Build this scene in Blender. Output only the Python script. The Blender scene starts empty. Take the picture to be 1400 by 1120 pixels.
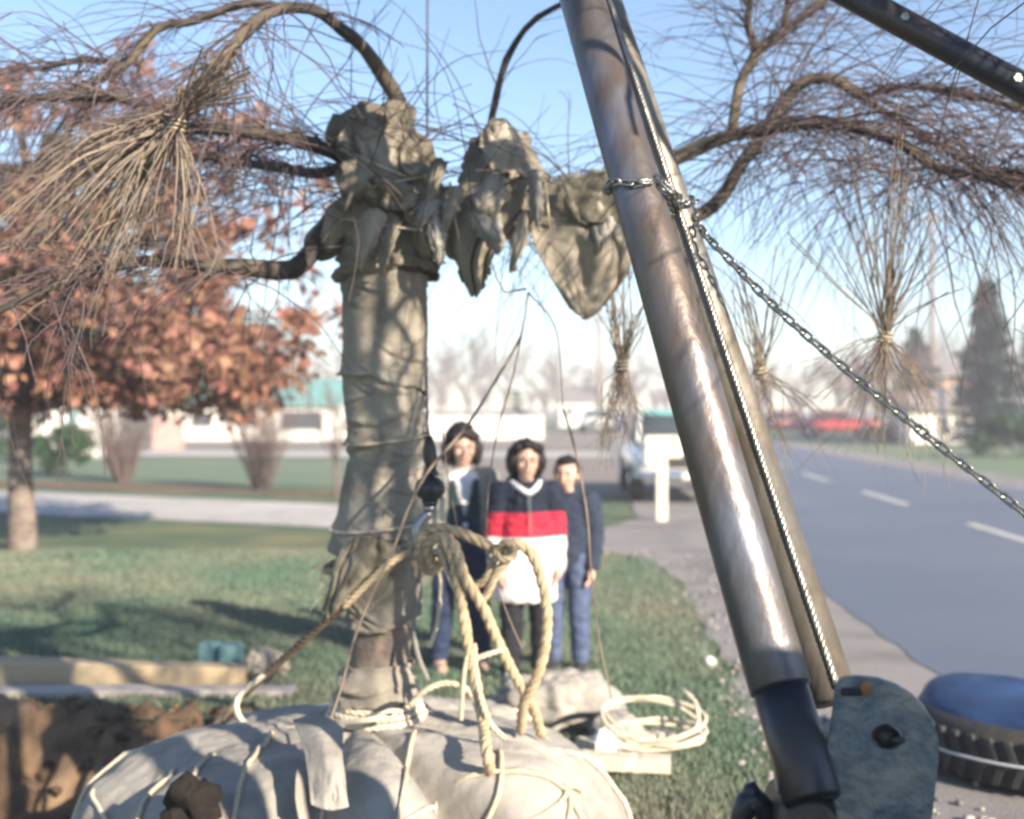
import bpy, bmesh, math, random
from mathutils import Vector, Matrix, Quaternion, noise
R = math.radians
rnd = random.Random(7)

# ------------------------------------------------------------------ camera, sky, sun, exposure
sc = bpy.context.scene
C = sc.collection
CZ, FPX = 1.55, 1700.0                       # eye height, focal length in pixels of a 1400 px wide frame
cam_d = bpy.data.cameras.new('camera'); cam = bpy.data.objects.new('camera', cam_d); C.objects.link(cam)
cam.location = (0, 0, CZ); cam.rotation_euler = (R(90), 0, 0)
cam_d.sensor_fit = 'HORIZONTAL'; cam_d.sensor_width = 36.0; cam_d.lens = 36.0 * FPX / 1400.0
cam_d.clip_start = 0.05; cam_d.clip_end = 3000
cam_d.dof.use_dof = True; cam_d.dof.focus_distance = 2.75; cam_d.dof.aperture_fstop = 2.3
sc.camera = cam

SUN_EL, SUN_AZ = R(23), math.atan2(0.66, -0.75)      # azimuth clockwise from +Y
to_sun = Vector((math.sin(SUN_AZ) * math.cos(SUN_EL), math.cos(SUN_AZ) * math.cos(SUN_EL), math.sin(SUN_EL)))
world = bpy.data.worlds.new('World'); sc.world = world; world.use_nodes = True
wn = world.node_tree; wn.nodes.clear()
sky = wn.nodes.new('ShaderNodeTexSky'); sky.sky_type = 'NISHITA'; sky.sun_disc = False
sky.sun_elevation = SUN_EL; sky.sun_rotation = SUN_AZ
sky.air_density = 1.0; sky.dust_density = 0.1; sky.ozone_density = 3.0; sky.altitude = 20
bg = wn.nodes.new('ShaderNodeBackground'); bg.inputs['Strength'].default_value = 0.082
wo = wn.nodes.new('ShaderNodeOutputWorld')
wn.links.new(sky.outputs[0], bg.inputs[0]); wn.links.new(bg.outputs[0], wo.inputs[0])
sun_d = bpy.data.lights.new('sun', 'SUN'); sun_d.energy = 5.0; sun_d.angle = R(0.55); sun_d.color = (1.0, 0.86, 0.68)
sun = bpy.data.objects.new('sun', sun_d); C.objects.link(sun)
sun.rotation_euler = to_sun.to_track_quat('Z', 'Y').to_euler(); sun.location = (6, -7, 9)
vs = sc.view_settings; vs.view_transform = 'Standard'; vs.look = 'None'; vs.gamma = 1.0; vs.exposure = 1.46
sc.cycles.use_denoising = True
sc.cycles.filter_width = 2.6
sc.cycles.max_bounces = 6; sc.cycles.diffuse_bounces = 3; sc.cycles.transparent_max_bounces = 8
sc.cycles.volume_bounces = 0

# ------------------------------------------------------------------ helpers
def P(px, py, d):
    return Vector(((px - 700) / FPX * d, d, CZ - (py - 560) / FPX * d))
def V(*a): return Vector(a)
def nz(p, s=1.0, o=0.0): return noise.noise(Vector((p[0] * s + o, p[1] * s + o * 1.7, p[2] * s - o)))
def turb(p, s, oct=3, o=0.0): return noise.fractal(Vector((p[0] * s + o, p[1] * s - o, p[2] * s + 2 * o)), 1.0, 2.0, oct)
def smooth_path(pts, step):
    """Catmull-Rom through pts (Vectors), resampled about every step metres."""
    pts = [Vector(p) for p in pts]
    ext = [pts[0] * 2 - pts[1]] + pts + [pts[-1] * 2 - pts[-2]]
    out = []
    for i in range(1, len(ext) - 2):
        a, b, c, d = ext[i - 1:i + 3]
        n = max(1, int((c - b).length / step))
        for k in range(n):
            t = k / n
            out.append(0.5 * ((2 * b) + (c - a) * t + (2 * a - 5 * b + 4 * c - d) * t * t + (3 * b - a - 3 * c + d) * t ** 3))
    out.append(pts[-1]); return out
def lerp_list(vals, t):
    x = t * (len(vals) - 1); i = min(int(x), len(vals) - 2); f = x - i
    return vals[i] * (1 - f) + vals[i + 1] * f

def crumple_n(p, s, seed=0.0, sx=1.0, sz=1.0):
    f = noise.voronoi(V(p.x * s * sx + seed, p.y * s * sx, p.z * s * sz + seed * .7))[0]; return (f[1] - f[0]) * 1.6 - .55
class MB:
    def __init__(s): s.v = []; s.f = []; s.m = []; s.sm = []
    def add(s, vs, fs, m=0, smooth=True):
        o = len(s.v); s.v += [Vector(v) for v in vs]; s.f += [tuple(i + o for i in f) for f in fs]
        s.m += [m] * len(fs); s.sm += [smooth] * len(fs); return o
    def frames(s, pts):
        n = len(pts); fr = []; up = None
        for i in range(n):
            t = (pts[min(i + 1, n - 1)] - pts[max(i - 1, 0)])
            t = t.normalized() if t.length > 1e-9 else Vector((0, 0, 1))
            if up is None:
                a = Vector((0, 1, 0)) if abs(t.y) < .8 else Vector((1, 0, 0)); up = (a - t * a.dot(t)).normalized()
            else:
                up = up - t * up.dot(t); up = up.normalized() if up.length > 1e-6 else t.orthogonal().normalized()
            fr.append((t, up, t.cross(up)))
        return fr
    def tube(s, pts, r, n=8, caps=True, m=0, smooth=True, flat=1.0):
        pts = [Vector(p) for p in pts]; fr = s.frames(pts); N = len(pts)
        rr = r if isinstance(r, (list, tuple)) else [r] * N
        vs = []
        for i, p in enumerate(pts):
            t, u, w = fr[i]; q = rr[i] if len(rr) == N else lerp_list(rr, i / max(1, N - 1))
            for k in range(n):
                a = 2 * math.pi * k / n; vs.append(p + u * (math.cos(a) * q) + w * (math.sin(a) * q * flat))
        fs = []
        for i in range(N - 1):
            for k in range(n):
                a = i * n + k; b = i * n + (k + 1) % n; fs.append((a, b, b + n, a + n))
        if caps: fs.append(tuple(range(n - 1, -1, -1))); fs.append(tuple(range((N - 1) * n, N * n)))
        s.add(vs, fs, m, smooth)
    def capsule(s, p0, r0, p1, r1, n=14, sq=(1, 1, 1)):
        p0 = Vector(p0); p1 = Vector(p1); ax = (p1 - p0); L = ax.length; ax = ax / L if L > 1e-6 else Vector((0, 0, 1))
        pts = []; rr = []
        for k in range(5): a = math.pi / 2 * (1 - k / 4.5); pts.append(p0 - ax * r0 * math.sin(a)); rr.append(max(r0 * math.cos(a), r0 * .05))
        for k in range(5): a = math.pi / 2 * ((k + .5) / 4.5); pts.append(p1 + ax * r1 * math.sin(a)); rr.append(max(r1 * math.cos(a), r1 * .05))
        o = len(s.v); s.tube(pts, rr, n)
        if sq != (1, 1, 1):
            c = (p0 + p1) / 2
            for i in range(o, len(s.v)):
                d = s.v[i] - c; s.v[i] = c + Vector((d.x * sq[0], d.y * sq[1], d.z * sq[2]))
    def ball(s, c, r, n=16, k=10, m=0):
        c = Vector(c); r = r if isinstance(r, (tuple, list)) else (r, r, r); vs = [c + V(0, 0, r[2])]; fs = []
        for j in range(1, k):
            a = math.pi * j / k
            for i in range(n):
                b = 2 * math.pi * i / n; vs.append(c + V(r[0] * math.sin(a) * math.cos(b), r[1] * math.sin(a) * math.sin(b), r[2] * math.cos(a)))
        vs.append(c - V(0, 0, r[2])); L = len(vs) - 1
        for i in range(n): fs.append((0, 1 + i, 1 + (i + 1) % n)); fs.append((L, L - n + (i + 1) % n, L - n + i))
        for j in range(k - 2):
            for i in range(n): a = 1 + j * n + i; b = 1 + j * n + (i + 1) % n; fs.append((a, a + n, b + n, b))
        s.add(vs, fs, m)
    def box(s, a, b, m=0, bev=0.0, mat=None):
        a = Vector(a); b = Vector(b); lo = V(*(min(a[i], b[i]) for i in range(3))); hi = V(*(max(a[i], b[i]) for i in range(3)))
        if bev <= 0:
            vs = [V(x, y, z) for z in (lo.z, hi.z) for y in (lo.y, hi.y) for x in (lo.x, hi.x)]
            fs = [(0, 2, 3, 1), (4, 5, 7, 6), (0, 1, 5, 4), (2, 6, 7, 3), (0, 4, 6, 2), (1, 3, 7, 5)]
        else:
            e = min(bev, *((hi[i] - lo[i]) * .49 for i in range(3))); vs = []; idx = {}
            for sx in (0, 1):
                for sy in (0, 1):
                    for sz in (0, 1):
                        c = V((lo, hi)[sx].x, (lo, hi)[sy].y, (lo, hi)[sz].z); d = V(1 - 2 * sx, 1 - 2 * sy, 1 - 2 * sz) * e
                        for ax in range(3):
                            q = c + d; q[ax] = c[ax]; idx[(sx, sy, sz, ax)] = len(vs); vs.append(q)
            I = idx; fs = []
            for ax in range(3):
                o1, o2 = [i for i in range(3) if i != ax]
                for sd in (0, 1):
                    ring = []
                    for (u, w) in ((0, 0), (1, 0), (1, 1), (0, 1)):
                        k = [0, 0, 0]; k[ax] = sd; k[o1] = u; k[o2] = w; ring.append(I[(*k, ax)])
                    fs.append(tuple(ring))
                for u in (0, 1):
                    for w in (0, 1):
                        k0 = [0, 0, 0]; k0[o1] = u; k0[o2] = w; k1 = list(k0); k1[ax] = 1
                        fs.append((I[(*k0, o1)], I[(*k1, o1)], I[(*k1, o2)], I[(*k0, o2)]))
            for sx in (0, 1):
                for sy in (0, 1):
                    for sz in (0, 1): fs.append(tuple(I[(sx, sy, sz, ax)] for ax in range(3)))
        if mat is not None: vs = [mat @ v for v in vs]
        s.add(vs, fs, m, False)
    def prism(s, outline, depth, m=0, smooth=False):
        """outline: list of Vectors (planar), depth: Vector."""
        n = len(outline); d = Vector(depth); vs = [Vector(p) for p in outline] + [Vector(p) + d for p in outline]
        fs = [tuple(range(n - 1, -1, -1)), tuple(range(n, 2 * n))] + [(i, (i + 1) % n, n + (i + 1) % n, n + i) for i in range(n)]
        s.add(vs, fs, m, smooth)
    def rope(s, pts, rad, step=None, pitch=6.0, ns=3, n=6):
        step = step or rad * .7; pts = smooth_path(pts, step); fr = s.frames(pts); L = 0; ang = [0]
        for i in range(1, len(pts)): L += (pts[i] - pts[i - 1]).length; ang.append(2 * math.pi * L / (rad * pitch))
        rs = rad * (.56 if ns == 3 else .42)
        for q in range(ns):
            c = [pts[i] + fr[i][1] * math.cos(ang[i] + q * 2 * math.pi / ns) * (rad - rs) + fr[i][2] * math.sin(ang[i] + q * 2 * math.pi / ns) * (rad - rs) for i in range(len(pts))]
            s.tube(c, rs, n)
    def mesh(s, name, off=Vector((0, 0, 0))):
        me = bpy.data.meshes.new(name); me.from_pydata([v - off for v in s.v], [], s.f)
        me.polygons.foreach_set('material_index', s.m); me.polygons.foreach_set('use_smooth', s.sm)
        bm = bmesh.new(); bm.from_mesh(me); bmesh.ops.recalc_face_normals(bm, faces=bm.faces) if len(s.f) < 60000 else None
        bm.to_mesh(me); bm.free(); return me
    def build(s, name, mats, parent=None, base=None, local=False):
        if parent is not None: off = Vector((0, 0, 0)) if local else org[parent.name]
        else:
            if base is None:
                xs = [v.x for v in s.v]; ys = [v.y for v in s.v]; zs = [v.z for v in s.v]
                base = V((min(xs) + max(xs)) / 2, (min(ys) + max(ys)) / 2, min(zs))
            off = Vector(base)
        return link(s.mesh(name, off), name, mats, parent, off)
org = {}
def link(me, name, mats, parent=None, off=Vector((0, 0, 0))):
    o = bpy.data.objects.new(name, me); C.objects.link(o)
    for m in (mats if isinstance(mats, (list, tuple)) else [mats]): me.materials.append(m)
    org[o.name] = Vector(off)
    if parent is not None: o.parent = parent
    else: o.location = off
    return o
def tag(o, label, cat=None, group=None, kind=None):
    if label: o['label'] = label
    if cat: o['category'] = cat
    if group: o['group'] = group
    if kind: o['kind'] = kind
    return o
def thing(name, label, cat, loc, rz=0, group=None):
    o = bpy.data.objects.new(name, None); C.objects.link(o); o.location = loc; o.rotation_euler = (0, 0, rz); o.empty_display_size = .1
    org[o.name] = Vector(loc); return tag(o, label, cat, group)
def remeshed(mb, name, mats, parent=None, voxel=.01, smooth=3, local=True, disp=None, off=None):
    me = mb.mesh(name + '_raw'); o = bpy.data.objects.new(name + '_raw', me); C.objects.link(o)
    md = o.modifiers.new('r', 'REMESH'); md.mode = 'VOXEL'; md.voxel_size = voxel; md.use_smooth_shade = True
    if smooth:
        m2 = o.modifiers.new('s', 'SMOOTH'); m2.factor = .5; m2.iterations = smooth
    dg = bpy.context.evaluated_depsgraph_get(); nm = bpy.data.meshes.new_from_object(o.evaluated_get(dg)); nm.name = name
    bpy.data.objects.remove(o); bpy.data.meshes.remove(me)
    if disp:
        nrm = [v.normal.copy() for v in nm.vertices]
        for v, nn in zip(nm.vertices, nrm): v.co = disp(v.co, nn)
        nm.update()
    nm.polygons.foreach_set('use_smooth', [True] * len(nm.polygons))
    if parent is not None and not local: 
        for v in nm.vertices: v.co -= org[parent.name]
    nm.materials.clear()
    return link(nm, name, mats, parent, org[parent.name] if parent is not None else Vector((0, 0, 0)))

# ------------------------------------------------------------------ materials
def mat(name, c1, c2=None, scale=8.0, rough=.8, bump=0.0, bscale=60.0, metal=0.0, c3=None, s3=2.0, detail=6, island=0.0, trans=0.0, spec=.3, weave=0.0, coat=0.0, stretch=None):
    m = bpy.data.materials.new(name); m.use_nodes = True; nt = m.node_tree; N = nt.nodes; Lk = nt.links
    b = N['Principled BSDF']; b.inputs['Roughness'].default_value = rough; b.inputs['Metallic'].default_value = metal
    b.inputs['Specular IOR Level'].default_value = spec; b.inputs['Coat Weight'].default_value = coat
    tc = N.new('ShaderNodeTexCoord'); col = None
    if stretch:
        mp = N.new('ShaderNodeMapping'); mp.inputs['Rotation'].default_value = (0, R(stretch[3]), 0); mp.inputs['Scale'].default_value = stretch[:3]; Lk.new(tc.outputs['Object'], mp.inputs[0])
        class _T: outputs = {'Object': mp.outputs[0]}
        tc = _T
    rgb = N.new('ShaderNodeRGB'); rgb.outputs[0].default_value = (*c1, 1); col = rgb.outputs[0]
    def mixin(cur, c, fac):
        mx = N.new('ShaderNodeMix'); mx.data_type = 'RGBA'; Lk.new(fac, mx.inputs['Factor']); Lk.new(cur, mx.inputs[6]); mx.inputs[7].default_value = (*c, 1); return mx.outputs[2]
    def nfac(scale, lo=.35, hi=.65, det=detail):
        n = N.new('ShaderNodeTexNoise'); n.inputs['Scale'].default_value = scale; n.inputs['Detail'].default_value = det; Lk.new(tc.outputs['Object'], n.inputs['Vector'])
        mr = N.new('ShaderNodeMapRange'); mr.inputs[1].default_value = lo; mr.inputs[2].default_value = hi; Lk.new(n.outputs['Fac'], mr.inputs[0]); return mr.outputs[0]
    if c2 is not None: col = mixin(col, c2, nfac(scale))
    if c3 is not None: col = mixin(col, c3, nfac(s3, .45, .7))
    if island > 0:
        g = N.new('ShaderNodeNewGeometry'); hs = N.new('ShaderNodeHueSaturation'); mr = N.new('ShaderNodeMapRange')
        mr.inputs[3].default_value = 1 - island; mr.inputs[4].default_value = 1 + island; Lk.new(g.outputs['Random Per Island'], mr.inputs[0])
        Lk.new(mr.outputs[0], hs.inputs['Value']); Lk.new(col, hs.inputs['Color']); col = hs.outputs[0]
        mh = N.new('ShaderNodeMath'); mh.operation = 'MULTIPLY_ADD'; mh.inputs[1].default_value = 7.31; mh.inputs[2].default_value = 0; Lk.new(g.outputs['Random Per Island'], mh.inputs[0])
        fr = N.new('ShaderNodeMath'); fr.operation = 'FRACT'; Lk.new(mh.outputs[0], fr.inputs[0])
        mr2 = N.new('ShaderNodeMapRange'); mr2.inputs[3].default_value = .5 - island * .06; mr2.inputs[4].default_value = .5 + island * .06; Lk.new(fr.outputs[0], mr2.inputs[0]); Lk.new(mr2.outputs[0], hs.inputs['Hue'])
    Lk.new(col, b.inputs['Base Color'])
    h = None
    if bump > 0:
        n = N.new('ShaderNodeTexNoise'); n.inputs['Scale'].default_value = bscale; n.inputs['Detail'].default_value = 4; Lk.new(tc.outputs['Object'], n.inputs['Vector'])
        bp = N.new('ShaderNodeBump'); bp.inputs['Strength'].default_value = bump; bp.inputs['Distance'].default_value = .01; Lk.new(n.outputs['Fac'], bp.inputs['Height']); h = bp.outputs[0]
    if weave > 0:
        for ax in ('X', 'Z'):
            w = N.new('ShaderNodeTexWave'); w.bands_direction = ax; w.inputs['Scale'].default_value = 90; w.inputs['Distortion'].default_value = 2.0; w.inputs['Detail Scale'].default_value = 3; Lk.new(tc.outputs['Object'], w.inputs['Vector'])
            bp = N.new('ShaderNodeBump'); bp.inputs['Strength'].default_value = weave; bp.inputs['Distance'].default_value = .003; Lk.new(w.outputs['Fac'], bp.inputs['Height'])
            if h: Lk.new(h, bp.inputs['Normal'])
            h = bp.outputs[0]
    if h: Lk.new(h, b.inputs['Normal'])
    if trans > 0:
        t = N.new('ShaderNodeBsdfTranslucent'); Lk.new(col, t.inputs['Color']); ms = N.new('ShaderNodeMixShader'); ms.inputs[0].default_value = trans
        Lk.new(b.outputs[0], ms.inputs[1]); Lk.new(t.outputs[0], ms.inputs[2]); Lk.new(ms.outputs[0], N['Material Output'].inputs['Surface'])
    m.diffuse_color = (*c1, 1); return m
M = {}
M['lawn'] = mat('lawn', (.06, .105, .055), (.10, .14, .075), 1.3, .95, .6, 40, c3=(.19, .175, .09), s3=.55)
M['blade'] = mat('grass_blade', (.125, .21, .145), (.185, .235, .17), 1.1, .8, c3=(.28, .265, .2), s3=.6, island=.35, trans=.3)
M['soil'] = mat('soil', (.165, .105, .062), (.085, .055, .034), 9, .95, 1.0, 30, c3=(.24, .17, .11), s3=3)
M['clod'] = mat('clod', (.17, .11, .065), (.08, .053, .035), 20, .95, 1.0, 60, island=.4)
M['darkclod'] = mat('dark_clod', (.010, .0085, .007), (.018, .014, .011), 20, .9, 1.0, 60)
M['gravel'] = mat('gravel', (.21, .20, .20), (.30, .28, .27), 45, .95, .8, 90, c3=(.15, .145, .14), s3=1.2)
M['stone'] = mat('stone', (.20, .19, .18), (.27, .255, .24), 12, .9, .4, 50, island=.5)
M['white_stone'] = mat('white_stone', (.72, .70, .66), (.6, .58, .54), 18, .85, .4, 50)
M['asphalt'] = mat('asphalt', (.105, .125, .165), (.13, .15, .19), 120, .55, .4, 200, c3=(.15, .165, .2), s3=.25)
M['paint_line'] = mat('road_paint', (.62, .6, .55), (.35, .34, .32), 7, .7)
M['concrete'] = mat('drive', (.45, .43, .41), (.36, .345, .33), 3, .9, .4, 60, c3=(.5, .48, .46), s3=.4)
M['field'] = mat('field', (.26, .22, .195), (.19, .165, .14), 1.2, .95, .5, 20)
M['farlawn'] = mat('far_lawn', (.11, .17, .10), (.16, .19, .125), .5, .95)
M['burlap'] = mat('burlap', (.37, .35, .32), (.26, .245, .22), 9, .95, .6, 25, c3=(.43, .41, .375), s3=2.2, weave=.4, spec=.1)
M['burlap_trunk'] = mat('burlap_trunk', (.335, .305, .26), (.22, .2, .168), 8, .95, .6, 25, c3=(.42, .385, .33), s3=2.6, weave=.45, spec=.1)
M['burlap_old'] = mat('burlap_old', (.23, .21, .165), (.12, .11, .085), 9, .95, .8, 22, c3=(.36, .325, .265), s3=3.0, weave=.35, spec=.1)
M['burlap_pale'] = mat('burlap_pale', (.50, .45, .37), (.33, .29, .235), 8, .95, .5, 22, weave=.3, spec=.1, trans=.2)
M['rope'] = mat('rope', (.52, .43, .30), (.40, .32, .21), 30, .9, .6, 220, spec=.1)
M['rope_dark'] = mat('rope_dark', (.17, .13, .095), (.10, .075, .055), 20, .9, .6, 220, spec=.1)
M['twine'] = mat('twine', (.58, .51, .39), (.46, .40, .29), 30, .9, .5, 200, spec=.1)
M['twine_white'] = mat('twine_white', (.68, .62, .5), (.55, .49, .38), 30, .9, .4, 200, spec=.1)
M['bark'] = mat('bark', (.055, .047, .044), (.03, .027, .027), 18, .9, 1.0, 40, c3=(.14, .12, .085), s3=5)
M['bark_trunk'] = mat('bark_trunk', (.19, .15, .125), (.11, .09, .08), 14, .85, .8, 50, c3=(.26, .22, .19), s3=6)
M['twig'] = mat('twig', (.085, .062, .068), (.125, .095, .095), 4, .75, island=.35)
M['twig_pale'] = mat('twig_pale', (.26, .21, .16), (.17, .135, .11), 5, .75, island=.35)
M['steel'] = mat('steel', (.17, .18, .215), (.12, .095, .08), 11, .42, .4, 30, metal=.6, c3=(.15, .12, .10), s3=6, spec=.5, stretch=(1, 1, .16, -16))
M['steel_dark'] = mat('steel_dark', (.045, .052, .07), (.075, .062, .055), 7, .4, .3, 25, metal=.6, c3=(.035, .04, .055), s3=3, spec=.5)
M['steel_worn'] = mat('steel_worn', (.25, .235, .205), (.14, .115, .09), 12, .5, .4, 30, metal=.5, c3=(.12, .12, .125), s3=5, spec=.5, stretch=(1, 1, .2, -16))
M['plate'] = mat('plate_paint', (.10, .13, .15), (.20, .23, .24), 30, .5, .6, 60, metal=.2, c3=(.36, .33, .285), s3=11, spec=.5)
M['iron'] = mat('iron', (.05, .052, .06), (.10, .085, .07), 16, .5, .3, 60, metal=.6)
M['chain'] = mat('chain_steel', (.36, .38, .37), (.2, .2, .19), 40, .35, .2, 90, metal=.85, spec=.6)
M['wire'] = mat('wire_rope', (.55, .53, .49), (.35, .31, .26), 30, .35, metal=.8, spec=.6)
M['cable_dark'] = mat('cable_dark', (.11, .12, .135), (.07, .075, .085), 20, .5, metal=.6)
M['hook'] = mat('hook_steel', (.5, .5, .52), (.3, .3, .32), 14, .35, metal=.85, spec=.6)
M['black_paint'] = mat('black_paint', (.016, .02, .03), (.028, .03, .036), 12, .35, spec=.5)
M['rust_spot'] = mat('rust_spot', (.42, .2, .07), (.3, .14, .05), 30, .8)
M['wood_new'] = mat('timber_yellow', (.44, .35, .235), (.35, .27, .17), 5, .85, .4, 30, stretch=(.15, 1, 1, 0))
M['wood_grey'] = mat('timber_grey', (.42, .385, .36), (.33, .29, .27), 4, .85, .3, 30)
M['teal_block'] = mat('teal_block', (.16, .30, .31), (.12, .23, .24), 8, .8, .2, 30)
M['tarp'] = mat('blue_tarp', (.026, .06, .15), (.018, .04, .10), 6, .6, .4, 20)
M['rubber'] = mat('rubber', (.03, .033, .036), (.05, .048, .045), 12, .8, .4, 60)
M['skin'] = mat('skin', (.62, .42, .33), (.56, .36, .28), 12, .55)
M['hair'] = mat('hair', (.009, .008, .009), (.018, .014, .014), 30, .55, .8, 70)
M['eye'] = mat('eye_dark', (.03, .02, .018), rough=.3)
M['lip'] = mat('lips', (.45, .2, .18), rough=.5)
M['navy'] = mat('navy_cloth', (.02, .03, .055), (.03, .042, .07), 10, .9, .4, 60)
M['teal_vest'] = mat('vest_knit', (.035, .06, .07), (.05, .08, .09), 40, .95, .4, 120)
M['shirt'] = mat('shirt_white', (.75, .76, .8), (.68, .69, .74), 10, .9)
M['coat_grey'] = mat('coat_greygreen', (.30, .30, .26), (.24, .24, .21), 10, .95, .3, 60)
M['jeans'] = mat('jeans', (.055, .08, .16), (.085, .115, .2), 14, .9, .4, 120)
M['jeans_dark'] = mat('jeans_dark', (.02, .032, .075), (.03, .045, .095), 14, .9, .4, 120)
M['trousers'] = mat('black_trousers', (.013, .014, .02), (.02, .022, .03), 14, .9, .3, 90)
M['shoe_white'] = mat('shoe_white', (.7, .68, .64), (.6, .58, .54), 14, .7)
M['shoe_dark'] = mat('shoe_dark', (.03, .03, .035), rough=.6)
M['shoe_tan'] = mat('shoe_tan', (.42, .28, .22), rough=.7)
M['leaf_rust'] = mat('oak_leaf', (.29, .14, .09), (.21, .105, .08), .9, .75, c3=(.36, .20, .15), s3=.8, island=.45, trans=.3)
M['shrub_twig'] = mat('shrub_twig', (.13, .095, .085), (.17, .125, .11), 3, .85, island=.3)
M['far_twig'] = mat('far_twig', (.16, .12, .115), (.2, .155, .145), .3, .9, island=.3)
M['leaf_green'] = mat('hedge_leaf', (.05, .11, .045), (.035, .08, .035), 2, .7, island=.4, trans=.2)
M['needle'] = mat('needle', (.02, .045, .042), (.032, .062, .058), 1.5, .8, island=.35)
M['white_wall'] = mat('white_wall', (.76, .74, .70), (.7, .68, .64), 1, .85)
M['cream'] = mat('cream', (.74, .70, .57), (.66, .62, .5), 5, .7, .2, 30)
M['teal_roof'] = mat('teal_roof', (.16, .36, .34), (.13, .30, .29), 2, .7)
M['grey_roof'] = mat('grey_roof', (.2, .18, .18), (.26, .24, .23), 4, .9)
M['pink_brick'] = mat('pink_brick', (.5, .33, .3), (.42, .27, .24), 4, .9)
M['tan_brick'] = mat('tan_brick', (.5, .32, .21), (.4, .25, .16), 4, .9)
M['glass'] = mat('dark_glass', (.05, .06, .075), rough=.08, spec=.6)
M['pole_wood'] = mat('pole_wood', (.24, .16, .135), (.18, .12, .1), 6, .9)
M['pole_grey'] = mat('pole_grey', (.5, .52, .55), (.42, .44, .47), 6, .6)
M['car_white'] = mat('car_white', (.72, .72, .68), rough=.3, spec=.5, coat=.5)
M['car_teal'] = mat('car_teal', (.14, .36, .36), rough=.3, spec=.5, coat=.5)
M['car_red'] = mat('car_red', (.42, .06, .07), rough=.3, spec=.5, coat=.5)
M['car_pink'] = mat('car_pink', (.5, .2, .2), rough=.35, spec=.5, coat=.5)
M['chrome'] = mat('chrome', (.75, .75, .77), rough=.15, metal=1.0)
M['lamp_glass'] = mat('lamp_glass', (.7, .72, .74), rough=.1, spec=.6)

# ------------------------------------------------------------------ the setting: ground, pit, drive, road
PIT_C, PIT_R = V(-2.35, 5.15, 0), (1.75, 1.3)
def pit_q(x, y):
    a = math.atan2((y - PIT_C.y) / PIT_R[1], (x - PIT_C.x) / PIT_R[0])
    k = 1 + .10 * math.sin(3 * a + 1) + .06 * math.sin(7 * a) + .03 * math.sin(13 * a + 2)
    return math.hypot((x - PIT_C.x) / PIT_R[0], (y - PIT_C.y) / PIT_R[1]) / k
def drive_edges(x):                               # near and far edge of the drive (y) at x
    pts = [(-40, 27.0, 33.0), (-9, 19.2, 23.3), (-2.5, 16.3, 20.0), (1.0, 13.5, 15.8), (2.2, 12.5, 16.6)]
    if x <= pts[0][0]: return pts[0][1:]
    for a, b in zip(pts, pts[1:]):
        if x <= b[0]:
            t = (x - a[0]) / (b[0] - a[0]); return a[1] + (b[1] - a[1]) * t, a[2] + (b[2] - a[2]) * t
    return pts[-1][1:]
def road_x(y, off): return off + .065 * y
def verge_x(y):                                   # where the lawn gives way to the gravel shoulder
    pts = [(-12, .9), (4, 1.08), (5.9, 1.17), (8.5, 1.33), (11, 1.50), (12.6, 1.45), (13.4, 1.05), (13.6, 1.0)]
    if y < pts[0][0]: return pts[0][1]
    for a, b in zip(pts, pts[1:]):
        if y <= b[0]: t = (y - a[0]) / (b[0] - a[0]); return a[1] + (b[1] - a[1]) * t
    if y < 15.8: return 1.0
    return min(1.1 + (y - 15.8) * .35, 1.75) + .065 * max(0, y - 17)
def axis_vals(lo, hi, fine_lo, fine_hi, fine, grow=1.35):
    v = [fine_lo]
    while v[-1] < fine_hi - 1e-6: v.append(v[-1] + fine)
    s = fine
    while v[-1] < hi: s *= grow; v.append(min(hi, v[-1] + s))
    s = fine; w = [fine_lo]
    while w[-1] > lo: s *= grow; w.append(max(lo, w[-1] - s))
    return list(reversed(w[1:])) + v
mb = MB()
xs = axis_vals(-900, 900, -4.6, .2, .07); ys = axis_vals(-60, 2200, 3.4, 6.9, .07)
vs_ = [V(x, y, 0.012 * nz((x, y, 0), .5) if (-8 < x < 1.2 and 3 < y < 13) else 0) for y in ys for x in xs]; n_ = len(xs)
mb.add(vs_, [(j * n_ + i, j * n_ + i + 1, (j + 1) * n_ + i + 1, (j + 1) * n_ + i) for j in range(len(ys) - 1) for i in range(n_ - 1)
             if pit_q((xs[i] + xs[i + 1]) / 2, (ys[j] + ys[j + 1]) / 2) > .96], 0, True)
ground = tag(mb.build('ground', M['lawn'], base=(0, 0, 0)), None, kind='structure')

def strip(name, left, right, y0, y1, z, m, step=.5, sidx=None, kind='structure', wav=0.0):
    b = MB(); n = max(2, int((y1 - y0) / step)); vv = []
    for i in range(n + 1):
        y = y0 + (y1 - y0) * i / n; l, r = left(y), right(y)
        l += wav * nz((y * 1.7, 3.1, 0), 1.0); r += wav * nz((y * 1.3, 9.1, 0), 1.0)
        for k in range(5): vv.append(V(l + (r - l) * k / 4, y, z))
    b.add(vv, [(i * 5 + k, i * 5 + k + 1, (i + 1) * 5 + k + 1, (i + 1) * 5 + k) for i in range(n) for k in range(4)])
    return tag(b.build(name, m, base=(0, 0, z)), None, kind=kind)
strip('gravel_shoulder', verge_x, lambda y: road_x(y, 2.6), -12, 70, .016, M['gravel'], .12, wav=.16)
strip('road', lambda y: road_x(y, 1.95), lambda y: road_x(y, 8.15), -40, 420, .0205, M['asphalt'], .4, wav=.14)
strip('far_gravel_shoulder', lambda y: road_x(y, 7.9), lambda y: road_x(y, 9.6), -40, 300, .016, M['gravel'], 1.0, wav=.3)
k = 0
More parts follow.
